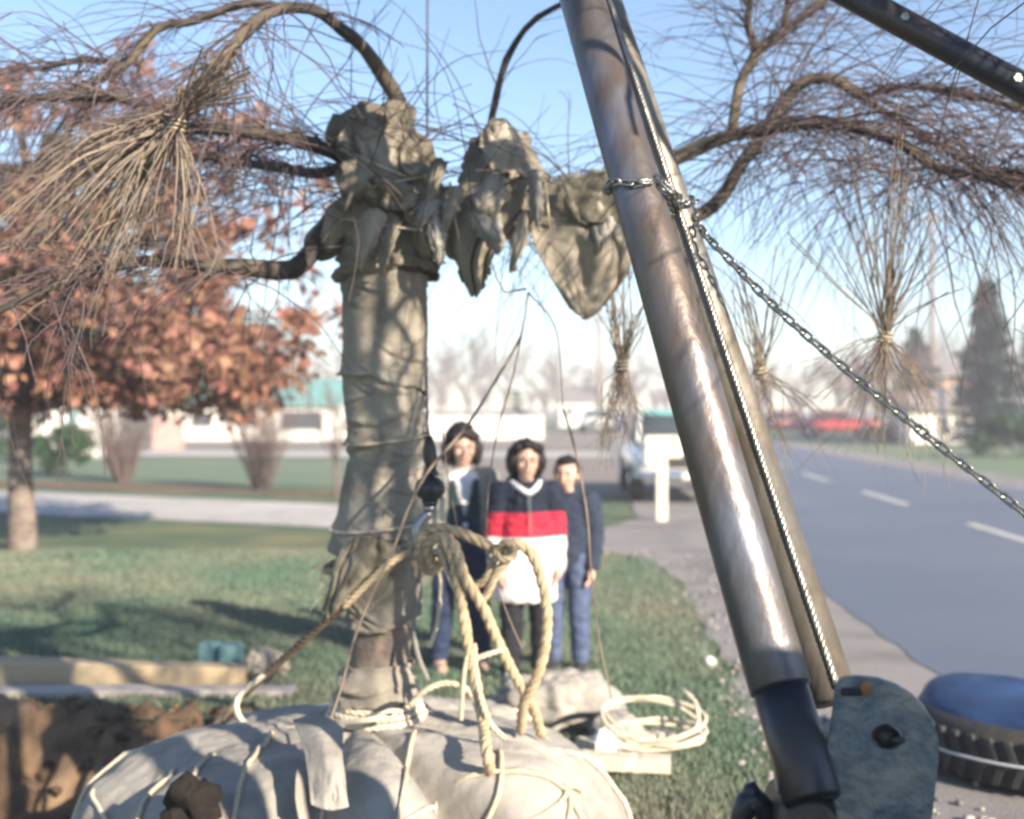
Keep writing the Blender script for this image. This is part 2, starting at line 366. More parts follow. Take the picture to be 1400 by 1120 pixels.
for y0 in [16.6 - 6.6 * 3, 16.6 - 13.2, 16.6 - 6.6] + [16.6 + 6.6 * j for j in range(-0, 14)]:
    mk = strip('lane_dash' if k == 0 else 'lane_dash', lambda y: road_x(y, 4.96), lambda y: road_x(y, 5.11), y0 - 3.3, y0, .0255, M['paint_line'], .5, wav=.012)
    k += 1
b = MB(); xs_ = [-40 + i * .6 for i in range(int(41.6 / .6) + 2)]; vv = []
for i, x in enumerate(xs_):
    e0, e1 = drive_edges(x)
    for kk in range(4): vv.append(V(x, e0 + (e1 - e0) * kk / 3 + .08 * nz((x, kk, 2), 1.2), .012))
b.add(vv, [(i * 4 + kk, i * 4 + kk + 1, (i + 1) * 4 + kk + 1, (i + 1) * 4 + kk) for i in range(len(xs_) - 1) for kk in range(3)])
tag(b.build('driveway', M['concrete'], base=(0, 0, 0)), None, kind='structure')
def sheet(name, poly, z, m):
    b = MB(); b.add([V(x, y, z) for x, y in poly], [tuple(range(len(poly)))]); return tag(b.build(name, m, base=(0, 0, 0)), None, kind='structure')
sheet('planting_bed', [(-14, 25.6), (-11, 25.0), (-6, 23.4), (-2.0, 21.4), (-2.0, 22.4), (-5.6, 24.6), (-10, 26.6), (-14, 27.4)], .008, M['soil'])
sheet('far_lawn', [(-60, 30), (-13, 27.6), (-3.0, 25.0), (-2.6, 38), (-60, 44)], .006, M['farlawn'])
sheet('side_street', [(-120, 52), (-2, 40), (5, 40), (5.4, 46), (-2, 46), (-120, 60)], .012, M['concrete'])
sheet('ploughed_field', [(-2.4, 23.5), (2.2, 22.5), (3.2, 39.4), (-2.6, 39.4)], .009, M['field'])
sheet('field', [(-90, 63), (-3, 48), (5.5, 48), (7.6, 85), (-90, 95)], .007, M['field'])

# dug pit: sheet of loose earth dropping below the lawn, with a crumbly rim
b = MB(); NR, NA = 60, 240; vv = [V(PIT_C.x, PIT_C.y, -.62)]
for j in range(1, NR + 1):
    q = j / NR * 1.12
    for i in range(NA):
        a = 2 * math.pi * i / NA; kk = 1 + .10 * math.sin(3 * a + 1) + .06 * math.sin(7 * a) + .03 * math.sin(13 * a + 2)
        x = PIT_C.x + PIT_R[0] * q * kk * math.cos(a); y = PIT_C.y + PIT_R[1] * q * kk * math.sin(a)
        t = min(1, max(0, (q - .45) / .52)); z = -.62 * (1 - t * t * (3 - 2 * t))
        z += (.13 * turb((x, y, z), 2.6, 4) + .10 * crumple_n(V(x, y, 0), 5, 1.0)) * (.3 + min(1, max(0, 1.08 - q) * 5)) + .04 * turb((x, y, z), 9, 3) + .03 * crumple_n(V(x, y, 0), 14, 2.0)
        z += .05 * math.exp(-((q - 1.0) / .05) ** 2)
        if q > 1.03: z = max(z - (q - 1.03) * .8, -.05)
        vv.append(V(x, y, z))
fs = [(0, 1 + i, 1 + (i + 1) % NA) for i in range(NA)]
for j in range(NR - 1):
    for i in range(NA): a0 = 1 + j * NA + i; b0 = 1 + j * NA + (i + 1) % NA; fs.append((a0, a0 + NA, b0 + NA, b0))
b.add(vv, fs); pit = tag(b.build('dug_pit', M['soil'], base=(0, 0, 0)), None, kind='structure')
b = MB()
for i in range(1600):
    a = rnd.uniform(0, 2 * math.pi); q = rnd.choice((rnd.uniform(.2, 1.05), rnd.uniform(.75, 1.1)))
    x = PIT_C.x + PIT_R[0] * q * math.cos(a); y = PIT_C.y + PIT_R[1] * q * math.sin(a); t = min(1, max(0, (q - .45) / .52))
    z = -.62 * (1 - t * t * (3 - 2 * t)); s = rnd.uniform(.008, .045) * rnd.uniform(.5, 1.1)
    o = len(b.v); b.ball((x, y, z + .02), (s * rnd.uniform(.7, 1.3), s * rnd.uniform(.7, 1.3), s * .6), 7, 5)
    for kx in range(o, len(b.v)): b.v[kx] += V(nz(b.v[kx], 30), nz(b.v[kx], 30, 5), nz(b.v[kx], 30, 9)) * s * 1.1
tag(b.build('loose_earth', M['clod'], base=(0, 0, 0)), 'loose brown clods of earth scattered in the dug pit', 'earth', kind='stuff')

# grass blades on the near lawn
b = MB(); bv = []; bf = []; cnt = 0
while cnt < 170000:
    y = 4.3 + (rnd.random() ** 1.5) * 9.3; x = rnd.uniform(-.44, .20) * y
    if x > verge_x(y) + .10 * nz((x * 3, y * 3, 0), 1) + .12 * rnd.random() - .06 or pit_q(x, y) < 1.0 + .05 * rnd.random() or y > drive_edges(x)[0] - .05: continue
    den = .55 + .6 * nz((x, y, 1.3), .9) + .35 * nz((x, y, 4.1), 3.2)
    if rnd.random() > den + .35: continue
    h = rnd.uniform(.018, .05) * (.7 + .6 * max(0, den)); a = rnd.uniform(0, math.pi); w = rnd.uniform(.003, .006) * (1 + y * .06); lx = rnd.uniform(-.02, .02); ly = rnd.uniform(-.02, .02)
    dx, dy = math.cos(a) * w, math.sin(a) * w
    bv += [(x - dx, y - dy, -.004), (x + dx, y + dy, -.004), (x + lx, y + ly, h)]; bf.append((cnt * 3, cnt * 3 + 1, cnt * 3 + 2)); cnt += 1
me = bpy.data.meshes.new('grass'); me.from_pydata(bv, [], bf)
tag(link(me, 'grass', M['blade']), 'short patchy green grass blades covering the lawn', 'grass', kind='stuff')
# loose stones along the shoulder
b = MB()
for i in range(700):
    y = 4.6 + rnd.random() ** 1.6 * 9; x = verge_x(y) + rnd.gauss(.15, .25)
    if x < verge_x(y) - .2: continue
    s = rnd.uniform(.006, .022); o = len(b.v); b.ball((x, y, .018 + s * .4), (s, s * rnd.uniform(.7, 1.3), s * .7), 6, 4)
    for kx in range(o, len(b.v)): b.v[kx] += V(nz(b.v[kx], 60), nz(b.v[kx], 60, 5), 0) * s * .6
tag(b.build('gravel', M['stone'], base=(0, 0, 0)), 'loose grey stones along the lawn edge', 'gravel', kind='stuff')
def lump(name, c, r, m, label, cat, amp=.3, parent=None, sc_=14):
    b = MB(); b.ball(c, r, 18, 12); R0 = min(r)
    for i in range(len(b.v)):
        d = (b.v[i] - Vector(c)).normalized(); b.v[i] += d * R0 * amp * (turb(b.v[i], sc_, 3) + .3)
    o = b.build(name, m, parent)
    if parent is None: tag(o, label, cat)
    return o
lump('stone', P(970, 914, 7.45) + V(0, 0, .03), (.035, .03, .035), M['white_stone'], 'small white stone where the lawn meets the gravel', 'stone')

# ------------------------------------------------------------------ vegetation builders
def walk(p, d, L, nseg, droop, jit, rn):
    pts = [p.copy()]; d = d.normalized(); s = L / nseg
    for i in range(nseg):
        d = (d + V(rn.gauss(0, jit), rn.gauss(0, jit), rn.gauss(0, jit)) + V(0, 0, -droop)).normalized(); pts.append(pts[-1] + d * s)
    return pts
def grow(mbs, p, d, L, r, lvl, rn, spread=.6, up=.12, jit=.12, kids=(3, 5), droop=0.0, minr=.004):
    """recursive bare branch; mbs[0] takes the thick wood, mbs[1] the thin."""
    nseg = 6; pts = walk(p, d, L, nseg, droop - up, jit, rn); tgt = mbs[0] if r > .02 else mbs[1]
    tgt.tube(pts, [max(minr, r * (1 - .6 * i / nseg)) for i in range(nseg + 1)], 6 if r > .03 else 4 if r > .012 else 3, caps=False)
    if lvl <= 0: return pts
    for k in range(rn.randint(*kids)):
        i = rn.randint(2, nseg); q = pts[i]; t = (pts[i] - pts[i - 1]).normalized()
        nd = (t + V(rn.gauss(0, spread), rn.gauss(0, spread), rn.gauss(0, spread * .7))).normalized()
        grow(mbs, q, nd, L * rn.uniform(.5, .8), r * rn.uniform(.42, .62), lvl - 1, rn, spread, up, jit, kids, droop, minr)
    return pts
def leaf_quads(b, c, rad, n, size, rn, flat=.6, droop=.5, surf=.0):
    for i in range(n):
        while True:
            q = V(rn.uniform(-1, 1), rn.uniform(-1, 1), rn.uniform(-1, 1))
            if surf < q.length < 1: break
        p = Vector(c) + V(q.x * rad[0], q.y * rad[1], q.z * rad[2]); s = size * rn.uniform(.6, 1.3)
        a = V(rn.gauss(0, 1), rn.gauss(0, 1), rn.gauss(0, .5) - droop).normalized(); t = a.cross(V(rn.gauss(0, 1), rn.gauss(0, 1), rn.gauss(0, 1))).normalized(); u = a.cross(t)
        w = s * rn.uniform(.3, .5)
        b.add([p, p + a * s * .5 + t * w + u * w * .3, p + a * s, p + a * s * .5 - t * w + u * w * .3], [(0, 1, 2, 3)])

def bare_tree(label, base, h, rn, group=None, m='far_twig', lvl=4, name='bare_tree', spread=.5, minr=.012, r=None):
    t = thing(name, label, 'tree', base, group=group); a, c = MB(), MB()
    r = r or h * .018; base = Vector(base)
    a.tube([base + V(0, 0, -.1), base + V(.05, 0, h * .15), base + V(.0, .05, h * .32)], [r * 1.4, r, r * .85], 8)
    for k in range(6):
        an = k * 2.4 + rn.random(); grow([a, c], base + V(0, 0, h * rn.uniform(.18, .34)), V(math.cos(an) * .55, math.sin(an) * .55, 1), h * rn.uniform(.3, .42), r * .6, lvl, rn, spread, .05, .1, (3, 4), 0, minr)
    a.build('trunk', M[m], t); cr = c.build('crown', M[m], t); cr['kind'] = 'stuff'; return t
def vase_shrub(label, base, h, w, rn, group=None):
    t = thing('bare_shrub', label, 'shrub', base, group=group); b = MB(); c = MB(); base = Vector(base)
    for i in range(70):
        a = rn.uniform(0, 2 * math.pi); q = math.sqrt(rn.random()); rad = .13 * q
        p = base + V(math.cos(a) * rad, math.sin(a) * rad, -.03); e = base + V(math.cos(a) * w / 2 * q, math.sin(a) * w / 2 * q, h * rn.uniform(.72, 1.05) * (1 - .12 * q))
        mid = p.lerp(e, .5) + V(rn.gauss(0, .03), rn.gauss(0, .03), .08); path = smooth_path([p, mid, e], h / 7)
        b.tube(path, [.014, .004], 4, caps=False)
        for k in range(5):
            i0 = rn.randint(len(path) // 3, len(path) - 1); c.tube(walk(path[i0], (e - p).normalized() + V(rn.gauss(0, .35), rn.gauss(0, .35), 0), h * rn.uniform(.15, .35), 3, 0, .1, rn), [.006, .003], 3, caps=False)
    b.build('stems', M['shrub_twig'], t)['kind'] = 'stuff'; c.build('twigs', M['shrub_twig'], t)['kind'] = 'stuff'; return t
def leafy_bush(name, label, cat, base, rad, n, size, m, rn, group=None):
    t = thing(name, label, cat, base, group=group); b = MB(); s = MB(); base = Vector(base)
    k = max(4, int(rad[0] * 3))
    for i in range(k * 3):
        c = base + V(rn.uniform(-1, 1) * rad[0] * .8, rn.uniform(-1, 1) * rad[1] * .7, rad[2] * rn.uniform(.35, 1.45)); q = min(rad) * rn.uniform(.35, .6)
        leaf_quads(b, c, (q, q, q), n // (k * 3), size, rn, droop=0)
    for i in range(5): s.tube([base + V(rn.uniform(-.5, .5) * rad[0], 0, -.05), base + V(rn.uniform(-.7, .7) * rad[0], rn.uniform(-.3, .3) * rad[1], rad[2] * 1.2)], [.03, .01], 5)
    b.build('foliage', M[m], t)['kind'] = 'stuff'; s.build('stems', M['bark'], t)['kind'] = 'stuff'; return t
def conifer(label, base, h, w, rn, m='needle', tiers=16, group=None):
    t = thing('conifer', label, 'tree', base, group=group); base = Vector(base); tr = MB(); b = MB()
    tr.tube([base + V(0, 0, -.1), base + V(0, 0, h * .98)], [h * .022, .02], 7)
    for i in range(tiers):
        f = i / tiers; z = h * (.06 + .9 * f); L = w / 2 * (1 - f) ** .8 * rn.uniform(.8, 1.15) + .1
        for k in range(11):
            a = rn.uniform(0, 2 * math.pi); l = L * rn.uniform(.65, 1.1); d = V(math.cos(a), math.sin(a), rn.uniform(-.3, .15))
            for j in range(7): leaf_quads(b, base + V(0, 0, z) + d * l * (j + .6) / 7, (.17 * h / 8, .17 * h / 8, .11 * h / 8), 9, .17 * h / 6, rn, droop=.3)
            tr.tube([base + V(0, 0, z), base + V(0, 0, z) + d * l], [.015, .006], 4, caps=False)
    tr.build('trunk', M['bark'], t); b.build('crown', M[m], t)['kind'] = 'stuff'; return t

# ------------------------------------------------------------------ far background
def house(name, label, x0, x1, y0, y1, wall_h, ridge_h, mw, mr, wins, group=None, door=None):
    base = V((x0 + x1) / 2, y0, 0); t = thing(name, label, 'house', base, group=group)
    b = MB(); b.box((x0, y0, -.1), (x1, y1, wall_h)); w = b.build('wall', mw, t)
    ym = (y0 + y1) / 2; b = MB(); e = .35
    b.prism([V(x0 - e, y0 - e, wall_h - .02), V(x0 - e, ym, ridge_h), V(x0 - e, y1 + e, wall_h - .02), V(x0 - e, y1 + e, wall_h + .14), V(x0 - e, ym, ridge_h + .16), V(x0 - e, y0 - e, wall_h + .14)], V(x1 - x0 + 2 * e, 0, 0))
    b.build('roof', mr, t)
    b = MB(); b.prism([V(x0 + .02, y0 + .02, wall_h), V(x0 + .02, ym, ridge_h - .03), V(x0 + .02, y1 - .02, wall_h)], V(x1 - x0 - .04, 0, 0)); b.build('gable', mw, t)
    for (a, c, z0, z1) in wins:
        b = MB(); b.box((a - .08, y0 - .05, z0 - .08), (c + .08, y0 + .03, z1 + .08)); f = b.build('window', M['white_wall'], t)
        b = MB(); b.box((a, y0 - .07, z0), (c, y0 - .04, z1)); b.build('pane', M['glass'], f)
    if door:
        b = MB(); b.box((door[0], y0 - .06, 0), (door[1], y0 + .02, door[2])); b.build('door', M['teal_block'], t)
    return t
hs = lambda px, d: (px - 700) / FPX * d
house('bungalow', 'long white bungalow with a pale teal roof behind the bare shrubs', hs(238, 62), hs(462, 62), 62, 69, 1.75, 3.0, M['white_wall'], M['teal_roof'],
      [(hs(262, 62), hs(290, 62), .7, 1.4), (hs(330, 62), hs(352, 62), .7, 1.4), (hs(385, 62), hs(440, 62), .55, 1.45)])
house('cottage', 'white cottage with a blue door showing beside the oak trunk', hs(30, 52), hs(112, 52), 52, 57, 2.3, 3.6, M['white_wall'], M['grey_roof'], [(hs(54, 52), hs(66, 52), 1.0, 1.8)], door=(hs(94, 52), hs(106, 52), 1.9))
house('outbuilding', 'small white outbuilding across the road beside the tall pole', hs(1243, 56), hs(1332, 56), 56, 60, 1.55, 2.3, M['white_wall'], M['grey_roof'], [(hs(1284, 56), hs(1297, 56), .4, 1.2)])
house('tan_house', 'tan brick house upper wall seen above the white outbuilding', hs(1282, 70), hs(1340, 70), 70, 75, 3.4, 4.4, M['tan_brick'], M['grey_roof'], [(hs(1300, 70), hs(1310, 70), 2.1, 2.9)])
house('white_house', 'distant white house beyond the parked white car by the gravel', hs(765, 110), hs(812, 110), 110, 117, 2.3, 3.6, M['white_wall'], M['grey_roof'], [(hs(775, 110), hs(783, 110), 1, 1.8)])
# low white garden wall in the distance
t = thing('garden_wall', 'long low white garden wall behind the standing children', 'wall', V(hs(668, 64), 64, 0)); b = MB()
b.box((hs(588, 64), 64, -.1), (hs(742, 64), 64.22, 1.12)); b.build('wall', M['white_wall'], t)
b = MB(); b.box((hs(586, 64), 63.95, 1.123), (hs(744, 64), 64.27, 1.2)); b.build('coping', M['white_wall'], t)
for px in (590, 628, 666, 704, 740):
    b = MB(); b.box((hs(px, 64) - .12, 63.9, -.05), (hs(px, 64) + .12, 63.997, 1.26)); b.build('pier', M['white_wall'], t)
t = thing('brick_pillar', 'pale pink brick pillar with a cream cap left of the bungalow', 'pillar', V(hs(225, 48), 48, 0)); b = MB()
b.box((hs(207, 48), 48, -.1), (hs(245, 48), 48.8, 1.25), bev=.03); b.build('shaft', M['pink_brick'], t); b = MB(); b.box((hs(222, 48), 48.1, 1.25), (hs(244, 48), 48.6, 2.0), bev=.05); b.build('cap', M['cream'], t)
lump('boulder', P(128, 618, 40) + V(0, 0, -.2), (.45, .4, .42), M['white_stone'], 'pale rounded boulder beside the green hedge', 'boulder', .12, sc_=4)
conifer('small dark blue-green conifer above the low white wall', V(hs(706, 70), 70, 0), 2.95, 1.9, random.Random(3), tiers=10)
conifer('tall blue-green conifer right of the leaning pole', V(hs(1350, 52), 52, 0), 7.4, 3.6, random.Random(5), tiers=22)
conifer('shorter conifer beside the tall one across the road', V(hs(1250, 64), 64, 0), 6.2, 3.6, random.Random(6), tiers=16)
conifer('squat dark conifer between the white outbuilding and the tall conifer', V(hs(1308, 56.5), 62, 0), 5.4, 3.8, random.Random(8), tiers=14)
conifer('dark conifer cut off by the right edge across the road', V(hs(1425, 56), 56, 0), 7.0, 4.4, random.Random(9), tiers=18)
def pole(name, label, px, ytop, d, r, m, arm=True, group=None):
    x = hs(px, d); top = CZ + (560 - ytop) / FPX * d; t = thing(name, label, 'pole', V(x, d, 0), group=group); b = MB()
    b.tube([V(x, d, -.2), V(x, d, top)], [r, r * .75], 10); b.build('shaft', m, t)
    if arm:
        b = MB(); b.box((x - .9, d - r - .12, top - .65), (x + .9, d - r * .8, top - .53)); a = b.build('crossarm', m, t)
        for k in (-.8, -.3, .3, .8): b = MB(); b.tube([V(x + k, d - r - .06, top - .53), V(x + k, d - r - .06, top - .38)], [.04, .03], 6); b.build('insulator', M['pole_grey'], a)
    return t
pole('utility_pole', 'tall reddish wooden utility pole across the road', 1274, 285, 66, .14, M['pole_wood'])
pole('utility_pole', 'distant grey utility pole left of the tied twig bundle', 819, 425, 84, .15, M['pole_wood'])
pole('utility_pole', 'faint far utility pole above the small red roofs', 1165, 470, 130, .16, M['pole_wood'])
pole('sign_post', 'pale grey post in front of the tan house', 1287, 515, 54, .11, M['pole_grey'], arm=False)
leafy_bush('hedge', 'green hedge beside the oak trunk', 'hedge', V(hs(85, 29), 29, 0), (.75, .5, .68), 3200, .10, 'leaf_green', random.Random(11))
leafy_bush('hedge', 'small green hedge in front of the white cottage', 'hedge', V(hs(20, 36), 36, 0), (.9, .6, .9), 1800, .11, 'leaf_green', random.Random(12))
leafy_bush('hedge', 'dark green hedge at the right edge across the road', 'hedge', V(hs(1382, 40), 40, 0), (1.5, .8, .8), 6000, .12, 'leaf_green', random.Random(13))
leafy_bush('shrub', 'low green shrub against the white outbuilding', 'shrub', V(hs(1215, 58), 58, 0), (1.0, .6, .5), 1600, .12, 'leaf_green', random.Random(14))
strip('far_verge', lambda y: road_x(y, 9.5), lambda y: road_x(y, 40), 20, 120, .010, M['farlawn'], 4)
spots = [(640, 92, 8.0), (690, 120, 9.5), (745, 105, 7.0), (800, 140, 8.5), (860, 110, 7.5), (930, 120, 8.0), (1040, 96, 6.2), (1095, 90, 6.0), (1150, 104, 7.2), (1205, 92, 7.6), (1300, 96, 8.8), (1385, 100, 8.0), (470, 95, 7.0), (400, 118, 7.5), (600, 105, 7.6), (1222, 57, 5.0), (1180, 62, 4.6)]
lab = ['bare winter tree rising behind the low white wall, left one', 'tallest bare winter tree far behind the low white wall', 'bare winter tree above the right end of the low white wall', 'bare tree far off beside the distant pole', 'bare tree far off above the white parked car', 'bare tree far off behind the leaning boom', 'bare tree behind the pink car across the road', 'bare tree behind the red car across the road', 'bare tree beside the faint far pole', 'bare tree left of the white outbuilding', 'bare tree behind the tan house', 'bare tree behind the tall conifer', 'bare tree above the bungalow roof end', 'bare tree behind the bungalow', 'bare tree just right of the wrapped trunk, far behind the low white wall', 'dense dark bare tree directly behind the largest tied twig bundle', 'dense dark bare tree between the red car and the white outbuilding']
for i, ((px, d, h), l) in enumerate(zip(spots, lab)):
    bare_tree(l, V(hs(px, d), d, 0), h, random.Random(40 + i), 'bare trees along the far edge of the fields', lvl=3 if d > 100 else 3, minr=.016)
def wood_line():
    a = MB(); rn = random.Random(77)
    for i in range(110):
        x = rn.uniform(-90, 120); y = rn.uniform(150, 200); h = rn.uniform(5, 9)
        p = V(x, y, 0); a.tube([p, p + V(0, 0, h * .5)], [.14, .08], 4, caps=False)
        for k in range(26):
            an = rn.uniform(0, 6.28); q = p + V(0, 0, h * rn.uniform(.2, .5)); a.tube(walk(q, V(math.cos(an) * .6, math.sin(an) * .6, 1), h * rn.uniform(.3, .5), 3, -.02, .18, rn), [.07, .03], 3, caps=False)
    return a
tag(wood_line().build('distant_wood', M['far_twig'], base=(0, 0, 0)), 'far-off band of bare grey woodland on the horizon', 'woodland', kind='stuff')
vase_shrub('vase-shaped bare shrub nearer the oak, in the bed along the drive', V(hs(168, 26.5), 26.5, 0), 1.75, 1.75, random.Random(21), 'bare shrubs')
vase_shrub('vase-shaped bare shrub nearer the wrapped trunk, in front of the bungalow', V(hs(358, 24), 24, 0), 1.85, 1.5, random.Random(22), 'bare shrubs')
bare_tree('thin forked bare sapling just left of the wrapped trunk', V(hs(457, 22), 22, 0), 2.6, random.Random(23), name='sapling', lvl=2, m='shrub_twig', minr=.005, r=.035)

# ------------------------------------------------------------------ vehicles (front faces local -Y)
def loft(b, secs, n=20, e=3.2, m=0):
    """secs: (y, half width, z low, z high): rounded-box rings along y."""
    vs = []
    for (y, hw, z0, z1) in secs:
        for k in range(n):
            a = 2 * math.pi * (k + .5) / n; c, s_ = math.cos(a), math.sin(a)
            x = hw * math.copysign(abs(c) ** (2 / e), c); z = (z0 + z1) / 2 + (z1 - z0) / 2 * math.copysign(abs(s_) ** (2 / e), s_); vs.append(V(x, y, z))
    N = len(secs); fs = [(i * n + k, i * n + (k + 1) % n, (i + 1) * n + (k + 1) % n, (i + 1) * n + k) for i in range(N - 1) for k in range(n)]
    fs += [tuple(range(n - 1, -1, -1)), tuple(range((N - 1) * n, N * n))]; b.add(vs, fs, m)
def car(label, loc, rz, body, roof, group=None, hood=None):
    t = thing('parked_car', label, 'car', loc, rz, group)
    b = MB(); loft(b, [(-2.42, .80, .42, .80), (-2.36, .90, .36, .88), (-1.6, .93, .30, .94), (-.8, .94, .28, .97), (.6, .94, .28, .98), (1.7, .93, .30, .95), (2.4, .86, .40, .88)])
    b.build('body', body, t, local=True)
    b = MB(); loft(b, [(-2.30, .62, .80, .90), (-2.1, .72, .82, 1.00), (-1.4, .76, .85, 1.06), (-.82, .78, .88, 1.06)]); b.build('hood', hood or body, t, local=True)
    b = MB(); loft(b, [(-.95, .74, .9, 1.02), (-.45, .70, .92, 1.46), (.9, .68, .92, 1.46), (1.45, .74, .9, 1.02)], e=4); b.build('window_glass', M['glass'], t, local=True)
    b = MB(); loft(b, [(-.52, .64, 1.42, 1.48), (-.35, .73, 1.42, 1.535), (.8, .73, 1.42, 1.535), (.98, .62, 1.42, 1.48)], e=3); b.build('roof', roof, t, local=True)
    for sx in (-1, 1):
        for (p, q) in (((-.93, .77), (-.46, .715)), ((1.43, .77), (.92, .70)), ((.25, .80), (.22, .71))):
            b = MB(); b.tube([V(sx * p[1], p[0], .95), V(sx * q[1], q[0], 1.46)], .035, 6); b.build('pillar', body, t, local=True)
        b = MB(); b.tube([V(sx * .70, -2.46, .70), V(sx * .70, -2.36, .70)], [.105, .13], 16); h = b.build('headlight', M['chrome'], t, local=True)
        b = MB(); b.ball((sx * .70, -2.462, .70), (.09, .03, .09)); b.build('lens', M['lamp_glass'], h, local=True)
        for y in (-1.5, 1.45):
            b = MB(); b.tube([V(sx * .96, y, .33), V(sx * .93, y, .33), V(sx * .75, y, .33), V(sx * .72, y, .33)], [.27, .33, .33, .27], 24); w = b.build('wheel', M['rubber'], t, local=True)
            b = MB(); b.tube([V(sx * .975, y, .33), V(sx * .955, y, .33)], [.10, .19], 18); b.build('hubcap', M['chrome'], w, local=True)
    b = MB(); loft(b, [(-2.56, .80, .42, .52), (-2.52, .92, .38, .56), (-2.42, .95, .38, .56)], e=3); b.build('bumper', M['chrome'], t, local=True)
    b = MB()
    for k in range(4): b.box((-.52, -2.45, .60 + k * .05), (.52, -2.40, .62 + k * .05))
    b.box((-.56, -2.425, .58), (.56, -2.38, .80)); b.build('grille', M['iron'], t, local=True)
    b = MB(); b.box((-.17, -2.575, .42), (.17, -2.56, .52)); b.build('number_plate', M['cream'], t, local=True)
    b = MB(); loft(b, [(2.42, .92, .38, .56), (2.52, .9, .38, .56), (2.56, .78, .42, .52)], e=3); b.build('rear_bumper', M['chrome'], t, local=True)
    return t
car('white car with teal roof parked on the gravel facing the camera', V(2.98, 22.4, .018), R(-2), M['car_white'], M['car_teal'])
car('distant small white car with teal roof beyond the ploughed field', V(hs(817, 80), 82, .01), R(0), M['car_white'], M['car_teal'])
car('pink-red car parked across the road, nearer the boom', V(hs(1078, 72), 72, .01), R(80), M['car_pink'], M['car_pink'])
car('dark red car parked across the road behind the drooping twigs', V(hs(1140, 70), 70, .01), R(82), M['car_red'], M['car_pink'])
# cream letterbox on a post, side-on
t = thing('mailbox', 'cream roadside mailbox on a square post in front of the white car', 'mailbox', P(904, 713, 17.2)); base = org[t.name]; bx = base.x
b = MB(); b.box((bx - .075, 17.12, -.05), (bx + .075, 17.27, .88), bev=.012); b.build('post', M['cream'], t)
b = MB(); b.box((bx - .20, 17.10, .883), (bx + .27, 17.29, .92), bev=.006); b.build('shelf', M['cream'], t)
prof = [V(0, -.10, 0), V(0, -.10, .17)] + [V(0, -.10 * math.cos(a), .17 + .10 * math.sin(a)) for a in [math.pi * k / 10 for k in range(1, 10)]] + [V(0, .10, .17), V(0, .10, 0)]
b = MB(); b.prism([p + V(bx - .22, 17.195, .922) for p in prof], V(.50, 0, 0)); b.build('box', M['cream'], t)
b = MB(); b.box((bx + .16, 17.075, 1.0), (bx + .18, 17.09, 1.17)); b.build('flag', M['car_red'], t)

# ------------------------------------------------------------------ oak with rust-coloured leaves
rn = random.Random(101)
OB = V(hs(28, 13.6), 13.6, 0); t = thing('oak_tree', 'young oak holding rust-brown leaves at the left edge of the lawn', 'tree', OB)
tr, lb, lf = MB(), MB(), MB()
tr.tube(smooth_path([OB + V(0, 0, -.1), OB + V(.02, 0, .12), OB + V(.0, 0, 1.2), OB + V(.05, .05, 2.2), OB + V(.3, .1, 3.4), OB + V(.5, .1, 4.8)], .15), [.17, .125, .12, .11, .085, .03], 12)
OC = V(-4.55, 13.7, 3.05); ORAD = (2.95, 2.6, 2.45)
clumps = []
for i in range(760):
    while True:
        q = V(rn.uniform(-1, 1), rn.uniform(-1, 1), rn.uniform(-1, 1))
        if .25 < q.length < 1: break
    p = OC + V(q.x * ORAD[0], q.y * ORAD[1], q.z * ORAD[2])
    low = 1.62 + .22 * max(0, (p.x + 3.2)) + .25 * nz(p, .9)
    if p.z < low: p.z = low + rn.uniform(0, .7)
    keep = 1.0 if p.z < 3.0 else (.7 if p.z < 4.1 else .5)
    if p.x > -3.2 and p.z > 2.7: keep *= .42
    if nz(p, .8, 3.3) < -.22: keep *= .25
    if rn.random() < keep: clumps.append(p)
for p in clumps:
    n = rn.randint(26, 60) if p.z < 3 else rn.randint(12, 34); q = rn.uniform(.18, .36)
    leaf_quads(lf, p, (q, q, q * .7), n, .115, rn, droop=.9)
    a = OB + V(.1, 0, max(1.5, min(4.6, p.z - .4 * (p - OB).length * .5))); mid = a.lerp(p, .55) + V(0, 0, .25)
    lb.tube(smooth_path([a, mid, p], .5), [.028, .016, .006], 4, caps=False)
    for k in range(3): lb.tube(walk(p, V(rn.gauss(0, 1), rn.gauss(0, 1), rn.gauss(0, .5)), .45, 3, .03, .2, rn), [.006, .003], 3, caps=False)
tr.build('trunk', M['bark_trunk'], t); lb.build('limbs', M['bark'], t)['kind'] = 'stuff'; lf.build('crown', M['leaf_rust'], t)['kind'] = 'stuff'

# ------------------------------------------------------------------ timbers, block and scraps at the pit's far edge
def beam(name, a, b_, w, h, m, label, rn, cat='timber', group=None, parent=None):
    a = Vector(a); b_ = Vector(b_); d = (b_ - a); L = d.length; x = d / L; y = V(0, 0, 1).cross(x).normalized(); z = x.cross(y); b = MB(); vs = []
    n = 14
    for i in range(n + 1):
        p = a + d * i / n + y * .006 * nz((i, 1, 0), .6) + z * .006 * nz((i, 5, 0), .6)
        for (u, v) in ((-.5, -.42), (-.42, -.5), (.42, -.5), (.5, -.42), (.5, .42), (.42, .5), (-.42, .5), (-.5, .42)): vs.append(p + y * w * u + z * h * v)
    fs = [(i * 8 + k, i * 8 + (k + 1) % 8, (i + 1) * 8 + (k + 1) % 8, (i + 1) * 8 + k) for i in range(n) for k in range(8)] + [tuple(range(7, -1, -1)), tuple(range(n * 8, n * 8 + 8))]
    b.add(vs, fs, 0, False); o = b.build(name, m, parent)
    if parent is None: tag(o, label, cat, group)
    return o
beam('timber', P(-120, 922, 6.95) + V(0, 0, .02), P(338, 936, 6.95) + V(0, 0, .02), .16, .17, M['wood_new'], 'thick yellowish timber lying along the far edge of the pit', rn, group='timbers by the pit')
